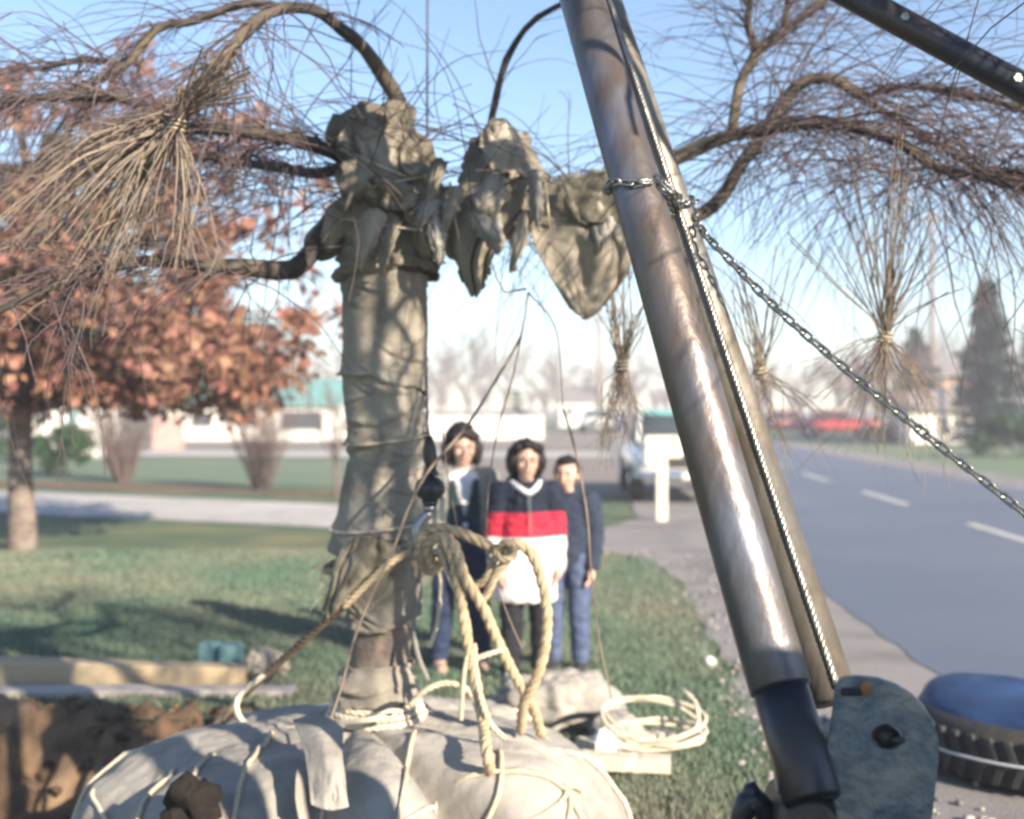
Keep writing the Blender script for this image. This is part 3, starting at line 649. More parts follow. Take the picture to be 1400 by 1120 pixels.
beam('timber', P(-120, 950, 6.68), P(402, 951, 6.75), .16, .085, M['wood_grey'], 'pale grey plank lying in front of the yellowish timber', rn, group='timbers by the pit')
t = thing('teal_block', 'teal-painted wooden block with a dark slot standing behind the timber', 'block', P(298, 915, 7.2))
for (x0, x1, yy, hh) in ((270, 297, 7.2, .0), (299, 327, 7.14, .004)):
    b = MB(); b.box((hs(x0, yy), yy, -.01), (hs(x1, yy), yy + .11, .19 + hh), bev=.006); b.build('side_piece', M['teal_block'], t)
def crumple(name, c, r, m, label, cat, amp=.45, fs=7.0, parent=None, seed=0.0, flat=.35, voxel=.012):
    b = MB(); b.ball(c, r, 84, 48); c = Vector(c)
    for i in range(len(b.v)):
        p = b.v[i]; d = (p - c); u = V(d.x / r[0], d.y / r[1], d.z / r[2])
        rg = 1 - abs(noise.noise(V(p.x * fs + seed, p.y * fs, p.z * fs * .6))) * 2; rg2 = 1 - abs(noise.noise(V(p.x * fs * 2.3, p.y * fs * 2.1 + seed, p.z * fs * 2))) * 2
        b.v[i] = c + d * (1 - flat * amp + amp * (.45 * rg + .2 * rg2 + .45 * crumple_n(p, fs * .8, seed, 1, 1.6) + .2 * crumple_n(p, fs * 2.2, seed + 2))); b.v[i].z = max(b.v[i].z, c.z - r[2] * .9)
    o = b.build(name, m, parent)
    if parent is None: tag(o, label, cat)
    return o
crumple('burlap_scrap', P(362, 920, 6.95) + V(0, 0, .05), (.135, .09, .085), M['burlap_pale'], 'crumpled pale scrap of sacking lying on the end of the timbers', 'sacking', .6, 14)

# sacking pile, boards and rope coil right of the ball
crumple('sacking_pile', P(765, 965, 6.0) + V(.0, .1, -.02), (.34, .24, .17), M['burlap'], 'heap of folded sacking on the grass right behind the root ball', 'sacking', .35, 6, seed=3)
crumple('sacking_roll', P(845, 985, 5.75) + V(0, 0, -.06), (.13, .16, .10), M['burlap'], 'small roll of sacking at the right end of the sacking heap', 'sacking', .3, 8, seed=8)
beam('white_board', P(800, 1035, 5.45) + V(0, 0, .05), P(913, 1021, 5.75) + V(0, 0, .05), .14, .05, M['twine_white'], 'white board lying under the coiled rope, farther one', rn, 'board', group='white boards on the grass')
beam('white_board', P(790, 1058, 5.3) + V(0, 0, .06), P(917, 1066, 5.25) + V(0, 0, .065), .12, .06, M['twine_white'], 'white board on the grass nearest the root ball, below the coiled rope', rn, 'board', group='white boards on the grass')
crumple('pale_bag', P(826, 1018, 5.45), (.055, .05, .07), M['shirt'], 'small bluish-white cloth bag beside the white boards', 'bag', .4, 14, seed=5)
b = MB(); rn2 = random.Random(9); cc = V(hs(893, 5.55), 5.55, .085); pts = []
for k in range(62):
    a = k * .42; rr = .17 + .035 * math.sin(k * .9) + .03 * rn2.random(); pts.append(cc + V(math.cos(a) * rr * 1.12, math.sin(a) * rr * .75, .0035 * k * (.6 + .4 * math.sin(a)) - .03 + .07 * max(0, math.sin(a * .5 + 1))))
b.tube(smooth_path(pts, .03), .0085, 6); tag(b.build('coiled_rope', M['twine_white']), 'loose coil of pale rope lying over the white boards', 'rope')

# ------------------------------------------------------------------ the wrapped weeping tree with its root ball
TD = 4.4; BC = V(-.55, 4.4, 0); RB = .97
TREE = thing('weeping_tree', 'bare weeping tree with sacking-wrapped trunk standing in a big burlapped root ball', 'tree', V(-.48, 4.4, .3))
CREASES = [(-.02, .13, .10), (.50, .17, .075), (1.25, .05, .1), (-1.05, .03, .12), (2.2, .05, .1), (-2.1, .05, .12), (3.0, .04, .1)]
LASH_A = (-.62, -.45, -.27, .22, .78, 1.0, -.95)
def ball_pt(th, s, extra=0.0):
    ph = s * math.pi * .78; sn, cs = math.sin(ph), math.cos(ph)
    r = RB * (max(0, sn) ** .72); z = .03 + .425 * math.copysign(abs(cs) ** .78, cs)
    d = 0
    for (c, dep, wd) in CREASES:
        q = (th - c + math.pi) % (2 * math.pi) - math.pi; q += .06 * math.sin(s * 7 + c * 3); d -= dep * math.exp(-(q / wd) ** 2) * min(1, s * 3)
    p = V(BC.x + math.sin(th) * r, BC.y - math.cos(th) * r, z)
    d += .06 * turb(p, 1.7, 2, 4.0) + .006 * turb(p, 6, 3) + .012 * crumple_n(p, 5, 2.0) + .006 * crumple_n(p, 13, 5.0)
    for (bt, bs, wt, ws, hh) in ((.24, .33, .17, .16, .12), (.82, .35, .22, .17, .105), (-.5, .40, .3, .18, .06)):
        q = (th - bt + math.pi) % (2 * math.pi) - math.pi; d += hh * math.exp(-(q / wt) ** 2 - ((s - bs) / ws) ** 2)
    for a in LASH_A:
        q = (th - a + math.pi) % (2 * math.pi) - math.pi; d -= .010 * math.exp(-(q / .05) ** 2) * min(1, max(0, s - .2) * 5) 
    nrm = V(math.sin(th) * sn, -math.cos(th) * sn, cs * .9).normalized()
    return p + nrm * (d + extra)
b = MB(); NT, NS = 420, 150; vv = [ball_pt(0, 0)]
for j in range(1, NS + 1):
    for i in range(NT): vv.append(ball_pt(2 * math.pi * i / NT - math.pi, j / NS))
fs = [(0, 1 + i, 1 + (i + 1) % NT) for i in range(NT)]
for j in range(NS - 1):
    for i in range(NT): a0 = 1 + j * NT + i; b0 = 1 + j * NT + (i + 1) % NT; fs.append((a0, a0 + NT, b0 + NT, b0))
b.add(vv, fs); BALL = b.build('root_ball', M['burlap'], TREE); BALL['label'] = 'wide burlapped root ball lashed with pale twine'
def lash(ths, m='twine', r=.0082):
    q = smooth_path([V(th, s, 0) for th, s in ths], .02); b = MB(); n_ = len(q); b.tube([ball_pt(v.x, v.y, r * 1.15 - .03 * max(0, 1 - i_ / (n_ * .07)) - .03 * max(0, 1 - (n_ - 1 - i_) / (n_ * .05))) for i_, v in enumerate(q)], r, 6); return b.build('lashing', M[m], BALL)
for (a, wob) in ((-.62, .03), (-.45, -.04), (-.27, .05), (-.02, .02), (.22, -.10), (.52, .03), (.78, -.06), (1.0, .04), (-.95, .03), (1.45, 0), (-1.5, 0), (2.3, 0), (-2.4, 0)):
    pl_ = []
    for q_ in range(27):
        s_ = .08 + .87 * q_ / 26; k_ = max(0, math.sin(s_ * math.pi * .78)) ** .72
        if abs(a) < 1.2 and s_ < .56:
            if abs(math.sin(a)) > .90 * k_: continue
            pl_.append((math.asin(math.sin(a) / k_) + wob * (s_ - .3), s_))
        elif s_ > .25: pl_.append((a + wob, s_))
    lash(pl_, 'twine' if abs(a) < 1.2 else 'twine_white')
lash([(-.12, .44), (.05, .42), (.22, .385), (.38, .335), (.50, .29), (.56, .25)], 'twine_white')
lash([(.60, .25), (.80, .30), (.95, .37), (1.0, .46), (.98, .6), (.92, .75)], 'twine'); lash([(.50, .40), (.66, .415), (.84, .40), (1.0, .37), (1.2, .40)], 'twine')
lash([(-1.3, .42), (-.9, .46), (-.5, .47), (-.2, .5)], 'twine_white')
def patch(name, rows, m, parent=None, nu=44, nv=52, amp=.02, fs=9.0, th=.004, seed=0.0, rag=.0, nf=4.5):
    """Cloth from a net of control points (Vectors): Catmull-Rom both ways, folds added in depth, then thickened."""
    cols = []
    def cr(pts, t):
        n = len(pts) - 1; x = t * n; i = min(int(x), n - 1); f = x - i
        g = lambda k: pts[k] if 0 <= k <= n else (pts[0] * 2 - pts[1] if k < 0 else pts[n] * 2 - pts[n - 1])
        a, b_, c, d = g(i - 1), g(i), g(i + 1), g(i + 2)
        return .5 * (2 * b_ + (c - a) * f + (2 * a - 5 * b_ + 4 * c - d) * f * f + (3 * b_ - a - 3 * c + d) * f ** 3)
    vs = []
    for j in range(nv + 1):
        row = [cr([r[k] for r in rows], j / nv) for k in range(len(rows[0]))]
        for i in range(nu + 1):
            p = cr(row, i / nu)
            u, v = i / nu, j / nv; ph = math.pi * (nf * u + 1.1 * noise.noise(V(u * 1.5, v * 1.8, seed)) + .5 * noise.noise(V(u * 5, v * 4, seed + 4)))
            f = abs(math.sin(ph)) ** .75 * 2 - 1; g = .35 + .9 * noise.noise(V(u * 2 + seed, v * 2, 1.0)) + .5 * v; f2 = 1 - 2 * abs(noise.noise(V(u * 3 + v * 4, v * 3 - u * 2, seed)))
            p = p + V(.25 * amp * f2, -amp * (f * max(.2, g) + .45 * f2 + .18 * crumple_n(p, fs * 2.0, seed)), .25 * amp * f2)
            if rag and (j == nv or i in (0, nu)): p += V(rag * nz(p, 40), 0, rag * nz(p, 35, 3))
            vs.append(p)
    n = nu + 1; fs_ = [(j * n + i, j * n + i + 1, (j + 1) * n + i + 1, (j + 1) * n + i) for j in range(nv) for i in range(nu)]
    b = MB(); b.add(vs, fs_); o = b.build(name, m, parent)
    md = o.modifiers.new('thick', 'SOLIDIFY'); md.thickness = th; md.offset = 0
    return o
def PR(rows): return [[P(*p) for p in r] for r in rows]
patch('burlap_flap', PR([[(400, 985, 3.95), (432, 978, 3.92), (470, 990, 3.9)], [(412, 1015, 3.74), (440, 1015, 3.68), (468, 1030, 3.66)], [(420, 1052, 3.62), (447, 1058, 3.57), (472, 1062, 3.57)], [(425, 1100, 3.55), (450, 1108, 3.53), (476, 1104, 3.54)]]), M['burlap'], BALL, amp=.004, fs=14, nf=.9)
for i, (a, r0, zz, rr) in enumerate(((0, .150, .520, .013), (1.2, .158, .497, .012), (2.6, .168, .474, .013))):
    b = MB(); b.rope([V(-.478 + math.cos(k * .35 + a) * r0, 4.4 + math.sin(k * .35 + a) * r0 * .95, zz + .010 * math.sin(k * .35 * 1.0 + a)) for k in range(19)], rr); b.build('base_tie', M['twine_white'], BALL)

PROF = [(140, 523, 30), (200, 523, 48), (260, 528, 56), (300, 530, 59), (385, 527, 57), (400, 527, 56), (500, 525, 54), (600, 528, 49), (640, 525, 52), (700, 520, 54), (740, 518, 60), (780, 520, 57), (820, 521, 50), (852, 521, 44), (912, 520, 41), (925, 517, 46), (950, 515, 53), (1000, 514, 58)]
def tprof(py):
    for a, c in zip(PROF, PROF[1:]):
        if py <= c[0]: t = max(0, (py - a[0]) / (c[0] - a[0])); return a[1] + (c[1] - a[1]) * t, a[2] + (c[2] - a[2]) * t
    return PROF[-1][1:]
def trunk_c(py): c, h = tprof(py); p = P(c, py, TD); return p, h / FPX * TD
b = MB(); pts = [trunk_c(py)[0] for py in range(150, 1001, 25)]; b.tube(pts, [trunk_c(py)[1] - .014 if py < 855 else min(trunk_c(py)[1], .105) for py in range(150, 1001, 25)], 26)
for i in range(len(b.v)): d = b.v[i] - V(-.47, 4.4, b.v[i].z); b.v[i] += d.normalized() * .006 * turb(V(b.v[i].x * 3, b.v[i].y * 3, b.v[i].z), 8, 3)
b.build('trunk', M['bark_trunk'], TREE)
def band(y0, y1, out, tilt, seed, m, flare=.014, wr=.012, name='burlap_band', lab=None):
    b = MB(); NA, NV = 120, max(24, int((y1 - y0) / 2.2)); vs = []; rc = random.Random(int(seed * 10) + 3)
    cre = [(rc.uniform(0, 6.28), rc.choice((rc.uniform(y0, y1), rc.uniform(y1 - 40, y1 - 5), rc.uniform(y0 + 5, y0 + 30))), rc.uniform(-.7, .7), rc.uniform(.08, .25), rc.uniform(.5, 1.3), rc.uniform(.006, .014)) for _ in range(16)]
    for j in range(NV + 1):
        for i in range(NA):
            a = 2 * math.pi * i / NA; t = j / NV
            py = y0 + (y1 - y0) * t + tilt * math.sin(a + seed) * (.4 + .6 * t) + 5 * nz((math.cos(a) * 2, math.sin(a) * 2, seed + t * 2), 1)
            c, r = trunk_c(py)
            q = V(math.cos(a), math.sin(a), 0); s = V(q.x * 1.2, q.y * 1.2, c.z * 3.2 + .7 * math.sin(a + seed))
            f = noise.noise(s * 1.3 + V(seed, 0, 0)) * 1.2; f2 = 0
            for (ca, cp, sl, ln, am, wd_) in cre:
                da = ((a - ca + math.pi) % (2 * math.pi) - math.pi) * r; dz = (cp - py) / FPX * TD; dl = dz - sl * da - .03 * math.sin(da * 14 + ca)
                env = max(0, 1 - (da / ln) ** 2); f2 += am * env * (math.exp(-(dl / wd_) ** 2) - .9 * math.exp(-((dl + wd_ * 1.7) / wd_) ** 2))
            lip = flare * (max(0, t - .86) / .14) ** 1.5 + .35 * flare * (max(0, .1 - t) / .1)
            vs.append(V(c.x, TD, c.z) + q * (r + out + lip + wr * f + .011 * f2 + .0025 * crumple_n(c + q * r, 22, seed)))
    fs = [(j * NA + i, j * NA + (i + 1) % NA, (j + 1) * NA + (i + 1) % NA, (j + 1) * NA + i) for j in range(NV) for i in range(NA)]
    b.add(vs, fs); o = b.build(name, M[m], TREE); md = o.modifiers.new('thick', 'SOLIDIFY'); md.thickness = .005; md.offset = -1
    return o
band(905, 956, .012, 3, 5.0, 'burlap_trunk', .006, .008)
band(738, 853, .002, 7, 4.0, 'burlap_trunk', .006, .013)
band(598, 752, .008, 12, 3.0, 'burlap_trunk', .012, .016)
band(500, 612, .004, 10, 2.0, 'burlap_trunk', .006, .011)
band(376, 526, .008, 14, 1.0, 'burlap_trunk', .007, .012)
band(288, 374, .014, 8, 0.3, 'burlap_old', .018, .018)
b = MB(); c, r = trunk_c(372); ring = []
for k in range(41): a = k / 40 * 2 * math.pi; ring.append(V(c.x + math.cos(a) * (r + .022), TD + math.sin(a) * (r + .022), c.z + .022 * math.sin(a * 1 + 2.2) + .006 * math.sin(5 * a)))
b.rope(ring, .024, pitch=9, ns=3, n=8); b.build('twisted_tie', M['burlap_old'], TREE)
for (py, m) in ((600, 'twine'), (716, 'twine_white'), (752, 'rope')):
    b = MB(); c, r = trunk_c(py); rr_ = .005 if py != 752 else .014
    b.rope([V(c.x + math.cos(a) * (r + .022 + rr_), TD + math.sin(a) * (r + .022 + rr_), c.z + .02 * math.sin(a + 1) + (.05 * math.cos(a) if py == 752 else 0)) for a in [k / 24 * 2 * math.pi for k in range(25)]], rr_); b.build('trunk_tie', M[m], TREE)
# lumpy sacking over the fork and along the right-hand limb
b = MB()
for (p, r0, q, r1) in (((520, 330), .125, (520, 240), .135), ((520, 240), .13, (500, 190), .10), ((500, 185), .09, (470, 190), .06), ((535, 250), .11, (560, 215), .07), ((560, 290), .085, (640, 300), .085), ((640, 290), .085, (720, 285), .08), ((720, 285), .08, (850, 262), .055), ((530, 190), .07, (540, 160), .045), ((470, 290), .05, (440, 330), .045)):
    b.capsule(P(*p, TD), r0, P(*q, TD), r1)
def fold(p, n):
    f = 1 - 2 * abs(noise.noise(V(p.x * 9 + p.z * 4, p.y * 7, p.z * 5))); f2 = 1 - 2 * abs(noise.noise(V(p.x * 17, p.y * 15 + 3, p.z * 13 - p.x * 8)))
    return p + n * (.030 * f + .012 * f2 + .012 * crumple_n(p, 8, 1.0, 1, .5))
remeshed(b, 'fork_wrap', M['burlap_old'], TREE, voxel=.011, smooth=2, local=False, disp=fold)
patch('burlap_drape', PR([[(655, 184, 4.30), (678, 163, 4.30), (714, 186, 4.32)], [(630, 226, 4.27), (688, 208, 4.24), (746, 246, 4.28)], [(628, 290, 4.24), (680, 284, 4.20), (734, 282, 4.24)], [(615, 340, 4.24), (654, 346, 4.24), (688, 324, 4.26)], [(632, 388, 4.24), (652, 408, 4.25), (664, 376, 4.26)]]), M['burlap_old'], TREE, amp=.026, fs=13, seed=1.0, rag=.03, nf=2.2)
patch('burlap_drape', PR([[(655, 186, 4.22), (684, 166, 4.22), (705, 182, 4.23)], [(660, 222, 4.18), (695, 206, 4.17), (728, 226, 4.19)], [(678, 236, 4.17), (706, 240, 4.16), (740, 246, 4.18)]]), M['burlap_pale'], TREE, amp=.018, fs=12, seed=5.0, nf=2, rag=.03)
patch('burlap_drape', PR([[(700, 268, 4.25), (760, 266, 4.2), (815, 236, 4.2), (850, 240, 4.25)], [(718, 302, 4.20), (772, 306, 4.17), (822, 296, 4.16), (858, 290, 4.2)], [(730, 335, 4.2), (782, 345, 4.19), (832, 344, 4.17), (866, 336, 4.18)], [(752, 380, 4.21), (788, 396, 4.21), (828, 398, 4.2), (856, 376, 4.2)], [(778, 424, 4.24), (796, 438, 4.24), (814, 430, 4.24), (832, 410, 4.23)]]), M['burlap_pale'], TREE, amp=.022, fs=8, seed=2.4, nu=60, nf=1.7)
patch('burlap_drape', PR([[(800, 238, 4.16), (826, 236, 4.13), (850, 240, 4.15)], [(760, 268, 4.14), (810, 270, 4.11), (856, 268, 4.13)], [(770, 304, 4.15), (815, 306, 4.12), (860, 300, 4.14)]]), M['burlap_old'], TREE, amp=.008, fs=10, seed=8.2, nf=1.0, rag=.02)
rt = random.Random(83)
for k in range(15):
    cx, cy = rt.choice(((rt.uniform(475, 600), rt.uniform(180, 320)), (rt.uniform(620, 850), rt.uniform(235, 300)))); L_ = rt.uniform(30, 75); w_ = rt.uniform(10, 26); dx = rt.uniform(-25, 25); d0 = 4.15 - .03 * rt.random()
    patch('burlap_tail', PR([[(cx - w_, cy, d0 + .03), (cx, cy - 8, d0), (cx + w_, cy + rt.uniform(-8, 8), d0 + .03)], [(cx - w_ * .8 + dx * .5, cy + L_ * .5, d0), (cx + dx * .5, cy + L_ * .55, d0 - .025), (cx + w_ * .7 + dx * .5, cy + L_ * .5, d0)], [(cx - 3 + dx, cy + L_, d0 + .02), (cx + dx, cy + L_ + 4, d0 + .01), (cx + 4 + dx, cy + L_, d0 + .02)]]), M[rt.choice(('burlap', 'burlap_old', 'burlap_pale'))], TREE, 16, 20, amp=.012, fs=18, seed=k * 1.7, rag=.02, nf=1.3)
for (a_, b_) in (((468, 205), (575, 250)), ((480, 262), (590, 240)), ((615, 250), (628, 330)), ((745, 248), (752, 320)), ((470, 300), (600, 318))):
    b = MB(); p0, p1 = P(*a_, 4.2), P(*b_, 4.2); b.tube(smooth_path([p0 + V(0, .1, 0), p0, p0.lerp(p1, .5) + V(0, -.06, -.01), p1, p1 + V(0, .1, 0)], .02), .0035, 5); b.build('wrap_twine', M['twine'], TREE)
patch('burlap_drape', PR([[(448, 282, 4.3), (468, 290, 4.26), (488, 285, 4.28)], [(440, 315, 4.3), (458, 318, 4.27), (480, 310, 4.27)], [(436, 340, 4.34), (450, 345, 4.32), (462, 330, 4.3)]]), M['burlap_pale'], TREE, amp=.012, fs=14, seed=7, nu=28, nv=28)
patch('burlap_drape', PR([[(468, 170, 4.3), (500, 160, 4.24), (548, 168, 4.26)], [(458, 215, 4.26), (510, 205, 4.2), (566, 200, 4.24)], [(478, 240, 4.22), (530, 255, 4.16), (580, 240, 4.22)], [(490, 275, 4.22), (535, 292, 4.16), (585, 285, 4.22)]]), M['burlap_old'], TREE, amp=.045, fs=12, seed=3.3, nf=2.6)
patch('burlap_drape', PR([[(560, 205, 4.26), (585, 235, 4.25), (612, 262, 4.28)], [(545, 260, 4.2), (575, 275, 4.2), (612, 290, 4.24)], [(560, 320, 4.22), (588, 325, 4.2), (612, 322, 4.24)], [(575, 355, 4.25), (590, 352, 4.24), (606, 340, 4.26)]]), M['burlap_old'], TREE, amp=.028, fs=12, seed=6.3, nf=1.8)
patch('burlap_drape', PR([[(470, 745, 4.2), (500, 735, 4.19), (560, 750, 4.2)], [(455, 775, 4.2), (490, 772, 4.18), (540, 780, 4.2)], [(446, 812, 4.22), (470, 815, 4.2), (490, 806, 4.22)], [(440, 838, 4.25), (452, 842, 4.24), (466, 832, 4.25)]]), M['burlap_old'], TREE, amp=.016, fs=15, seed=4.1, rag=.02, nf=3)
b = MB(); rn = random.Random(31)
for k in range(26): p = P(rn.uniform(440, 476), rn.uniform(760, 835), 4.24); b.tube(walk(p, V(-1, rn.gauss(0, .3), -.6), rn.uniform(.03, .09), 3, .1, .3, rn), .0016, 3)
b.build('frayed_threads', M['burlap_old'], TREE)['kind'] = 'stuff'

# limbs: pixel polyline with depths, pixel half-widths along it
LIMBS = {
 'arch': ([(532, 215, 4.4), (543, 170, 4.4), (546, 138, 4.38), (527, 102, 4.32), (482, 52, 4.2), (440, 18, 4.08), (402, 6, 4.0), (365, 18, 3.92), (330, 52, 3.85), (308, 82, 3.8), (296, 104, 3.78)], [13, 12, 11, 10, 9, 8, 8, 8, 9, 8, 5]),
 'leftmid': ([(505, 235, 4.4), (470, 216, 4.35), (430, 200, 4.25), (380, 186, 4.12), (320, 178, 4.0), (262, 177, 3.9), (225, 178, 3.85)], [12, 11, 10, 9, 8, 8, 6]),
 'leftlow': ([(490, 290, 4.4), (452, 305, 4.36), (432, 338, 4.3), (400, 368, 4.2), (350, 366, 4.1), (270, 360, 3.95), (195, 357, 3.85), (110, 376, 3.7), (40, 408, 3.6), (-60, 460, 3.5)], [13, 13, 14, 13, 9, 8, 7, 6, 5, 3]),
 'leftback': ([(475, 230, 4.5), (420, 236, 4.7), (350, 225, 4.9), (260, 215, 5.1), (160, 205, 5.2), (60, 222, 5.3), (-40, 250, 5.3)], [9, 8, 7, 6, 5, 4, 3]),
 'topleft': ([(402, 8, 4.0), (335, 6, 4.05), (255, 30, 4.1), (212, 42, 4.1), (168, 88, 4.1), (120, 116, 4.05), (60, 132, 4.0), (-20, 140, 4.0)], [5, 6, 6, 6, 7, 6, 5, 4]),
 'farleft': ([(168, 88, 4.1), (120, 80, 4.15), (60, 92, 4.2), (30, 95, 4.25)], [5, 5, 4, 2]),
 'loop': ([(200, 150, 3.9), (165, 138, 3.92), (100, 130, 3.95), (20, 135, 4.0)], [7, 7, 6, 3]),
 'topmid': ([(660, 260, 4.42), (672, 165, 4.4), (684, 105, 4.35), (706, 58, 4.3), (735, 25, 4.2), (775, 2, 4.1), (830, -20, 4.0)], [6, 5, 5, 5, 4, 4, 3]),
 'right': ([(560, 275, 4.42), (640, 285, 4.45), (720, 280, 4.48), (850, 250, 4.5), (930, 212, 4.5), (1000, 184, 4.45), (1070, 171, 4.4), (1150, 171, 4.3), (1215, 186, 4.2), (1275, 222, 4.1), (1330, 240, 4.0), (1410, 262, 3.9)], [20, 18, 16, 13, 11, 11, 10, 9, 9, 8, 6, 4]),
 'rightup': ([(1000, 184, 4.45), (1012, 120, 4.5), (1036, 74, 4.55), (1072, 44, 4.6), (1112, 10, 4.7), (1150, -30, 4.8)], [8, 7, 8, 6, 5, 4]),
 'rightup2': ([(1036, 74, 4.55), (1024, 40, 4.5), (1028, -10, 4.4)], [6, 5, 3]),
 'frontright': ([(1028, -10, 4.4), (1080, -160, 4.0), (1210, -420, 3.4), (1500, -620, 2.8), (1850, -560, 2.35), (2350, -300, 1.9)], [4, 6, 7, 7, 6, 4]),
 'frontright2': ([(1210, -420, 3.4), (1420, -330, 3.2), (1640, -150, 3.0), (1750, 60, 2.9)], [6, 6, 5, 3]),
 'rightfork': ([(1072, 44, 4.6), (1075, 10, 4.6), (1080, -30, 4.6)], [5, 4, 3]),
 'rightlow': ([(855, 330, 4.6), (940, 302, 4.7), (985, 270, 4.75), (1018, 222, 4.8), (1050, 172, 4.8), (1090, 118, 4.8), (1130, 106, 4.75), (1180, 132, 4.7), (1230, 165, 4.6), (1300, 210, 4.5), (1400, 265, 4.4)], [11, 10, 10, 9, 9, 9, 7, 5, 4, 3, 2]),
 'rightfar': ([(1150, 108, 4.75), (1190, 128, 4.7), (1230, 118, 4.65), (1300, 128, 4.5), (1350, 138, 4.4), (1430, 160, 4.3)], [5, 5, 5, 5, 4, 3]),
 'rightend': ([(1330, 238, 4.0), (1380, 236, 3.95), (1450, 244, 3.9)], [5, 4, 3]),
}
paths = {}
for nm, (pl, wd) in LIMBS.items():
    pts = smooth_path([P(*p) for p in pl], .05); rr = [lerp_list([w * p[2] / FPX for w, p in zip(wd, pl)], i / (len(pts) - 1)) for i in range(len(pts))]
    pts = [p + V(nz(p, 5), nz(p, 5, 3), nz(p, 5, 7)) * .012 for p in pts]
    paths[nm] = (pts, rr); b = MB(); b.tube(pts, rr, 10)
    for i in range(len(b.v)): b.v[i] += V(nz(b.v[i], 22), nz(b.v[i], 22, 2), nz(b.v[i], 22, 5)) * .004
    b.build('limb', M['bark'], TREE)
# sub-limbs added above and right of the view, streaking trunk and boom with shade
rh = random.Random(17); fp = paths['frontright'][0]
for (u0, y0, zt, zb, r0) in ((2.36, 2.2, 3.3, 2.25, .020), (2.42, 2.15, 3.3, 2.35, .024), (2.475, 2.25, 3.2, 2.2, .022), (2.53, 2.1, 3.3, 2.75, .020), (2.665, 2.2, 3.25, 2.45, .016), (2.60, 2.3, 3.3, 3.0, .018), (2.02, 1.95, 3.3, 2.75, .016), (2.10, 1.9, 3.3, 2.7, .020), (1.94, 1.9, 3.2, 2.8, .014), (2.30, 2.0, 3.2, 2.3, .018)):
    x0 = (u0 - .66 * y0) / .75; top = V(x0, y0, zt); st = min(fp[len(fp) // 3:], key=lambda q: (q - top).length + (1 if q.z < zt else 0))
    b = MB(); pl = [st, st.lerp(top, .6) + V(0, 0, .12), top] + [V(x0 + rh.gauss(0, .018), y0 + rh.gauss(0, .03), zt + (zb - zt) * k / 5) for k in range(1, 6)]
    b.tube(smooth_path(pl, .05), [r0, r0 * 1.05, r0, r0 * .9, r0 * .7, r0 * .35], 8); b.build('limb', M['bark'], TREE)
# drooping twigs
rn = random.Random(55); tw = MB(); tp = MB(); sm = MB()
def twigs(nm, n, lo, hi, L, droop=.10, up=.4, r=.0032, lat=(0, 0), subs=3, tgt=None, dz=0, jit=.10):
    pts, rr = paths[nm]
    for k in range(n):
        i = int((lo + (hi - lo) * rn.random()) * (len(pts) - 1)); t = (pts[min(i + 1, len(pts) - 1)] - pts[max(i - 1, 0)]).normalized()
        d = t * rn.uniform(.1, .9) + V(lat[0] + rn.gauss(0, .5), lat[1] + rn.gauss(0, .6), up * rn.uniform(-.4, 1.4) + dz)
        l = L * rn.uniform(.35, 1.2); ns = 9; w = walk(pts[i], d, l, ns, droop * rn.uniform(.5, 1.6), jit, rn); rad = r * rn.uniform(.5, 1.15)
        (tgt or tw).tube(w, [rad, rad * .4], 4, caps=False)
        for s in range(rn.randint(0, subs)):
            j = rn.randint(2, ns - 1); dd = (w[j + 1] - w[j]).normalized() + V(rn.gauss(0, .5), rn.gauss(0, .5), rn.gauss(0, .35))
            w2 = walk(w[j], dd, l * rn.uniform(.2, .55), 5, droop * .8, jit, rn); (tgt or tw).tube(w2, [rad * .6, rad * .3], 3, caps=False)
twigs('arch', 46, .35, 1, .55, .05, .1, .0030)
twigs('arch', 34, .8, 1, .5, .12, .1, .0032)
twigs('leftmid', 75, .25, 1, .65, .10, .3, .0034)
twigs('leftlow', 100, .25, 1, .6, .09, .3, .0034)
twigs('leftback', 120, .1, 1, .8, .09, .3, .0036)
twigs('topleft', 70, .2, 1, .55, .09, .3, .0032)
twigs('farleft', 40, .1, 1, .5, .08, .3, .003)
twigs('loop', 40, .1, 1, .5, .12, .3, .003)
twigs('topmid', 10, .3, 1, .6, .08, .3, .0026)
twigs('right', 40, .12, .36, .45, .10, .5, .003, (0, -.4))
twigs('right', 150, .42, 1, .85, .10, .35, .0032)
twigs('rightup', 110, .25, 1, .55, .05, .3, .0026, subs=5)
twigs('rightup2', 34, .1, 1, .45, .05, .2, .0026, subs=4)
twigs('rightfork', 24, .1, 1, .45, .05, .2, .0026, subs=4)
twigs('rightlow', 170, .3, 1, .9, .11, .3, .0032)
twigs('rightfar', 90, .1, 1, .8, .11, .3, .003)
twigs('frontright', 210, .25, 1, 1.1, .10, .3, .0042, subs=4)
twigs('frontright2', 90, .3, 1, .9, .10, .3, .0042, subs=4)
twigs('rightend', 40, .1, 1, .8, .12, .3, .003)
for k in range(60):                              # thin shoots about the fork and hanging below the right-hand limb
    p = P(rn.uniform(470, 620), rn.uniform(130, 290), rn.uniform(4.2, 4.4)); tw.tube(walk(p, V(rn.gauss(0, 1), -.5 + rn.gauss(0, .5), rn.gauss(.2, .6)), rn.uniform(.2, .6), 8, .06, .10, rn), [.0028, .001], 3, caps=False)
for k in range(46):
    p = P(rn.uniform(640, 860), rn.uniform(240, 300), rn.uniform(4.2, 4.6)); tw.tube(walk(p, V(rn.gauss(.1, .6), rn.gauss(-.2, .5), rn.gauss(.2, .5)), rn.uniform(.35, .95), 10, .09, .09, rn), [.0028, .001], 3, caps=False)
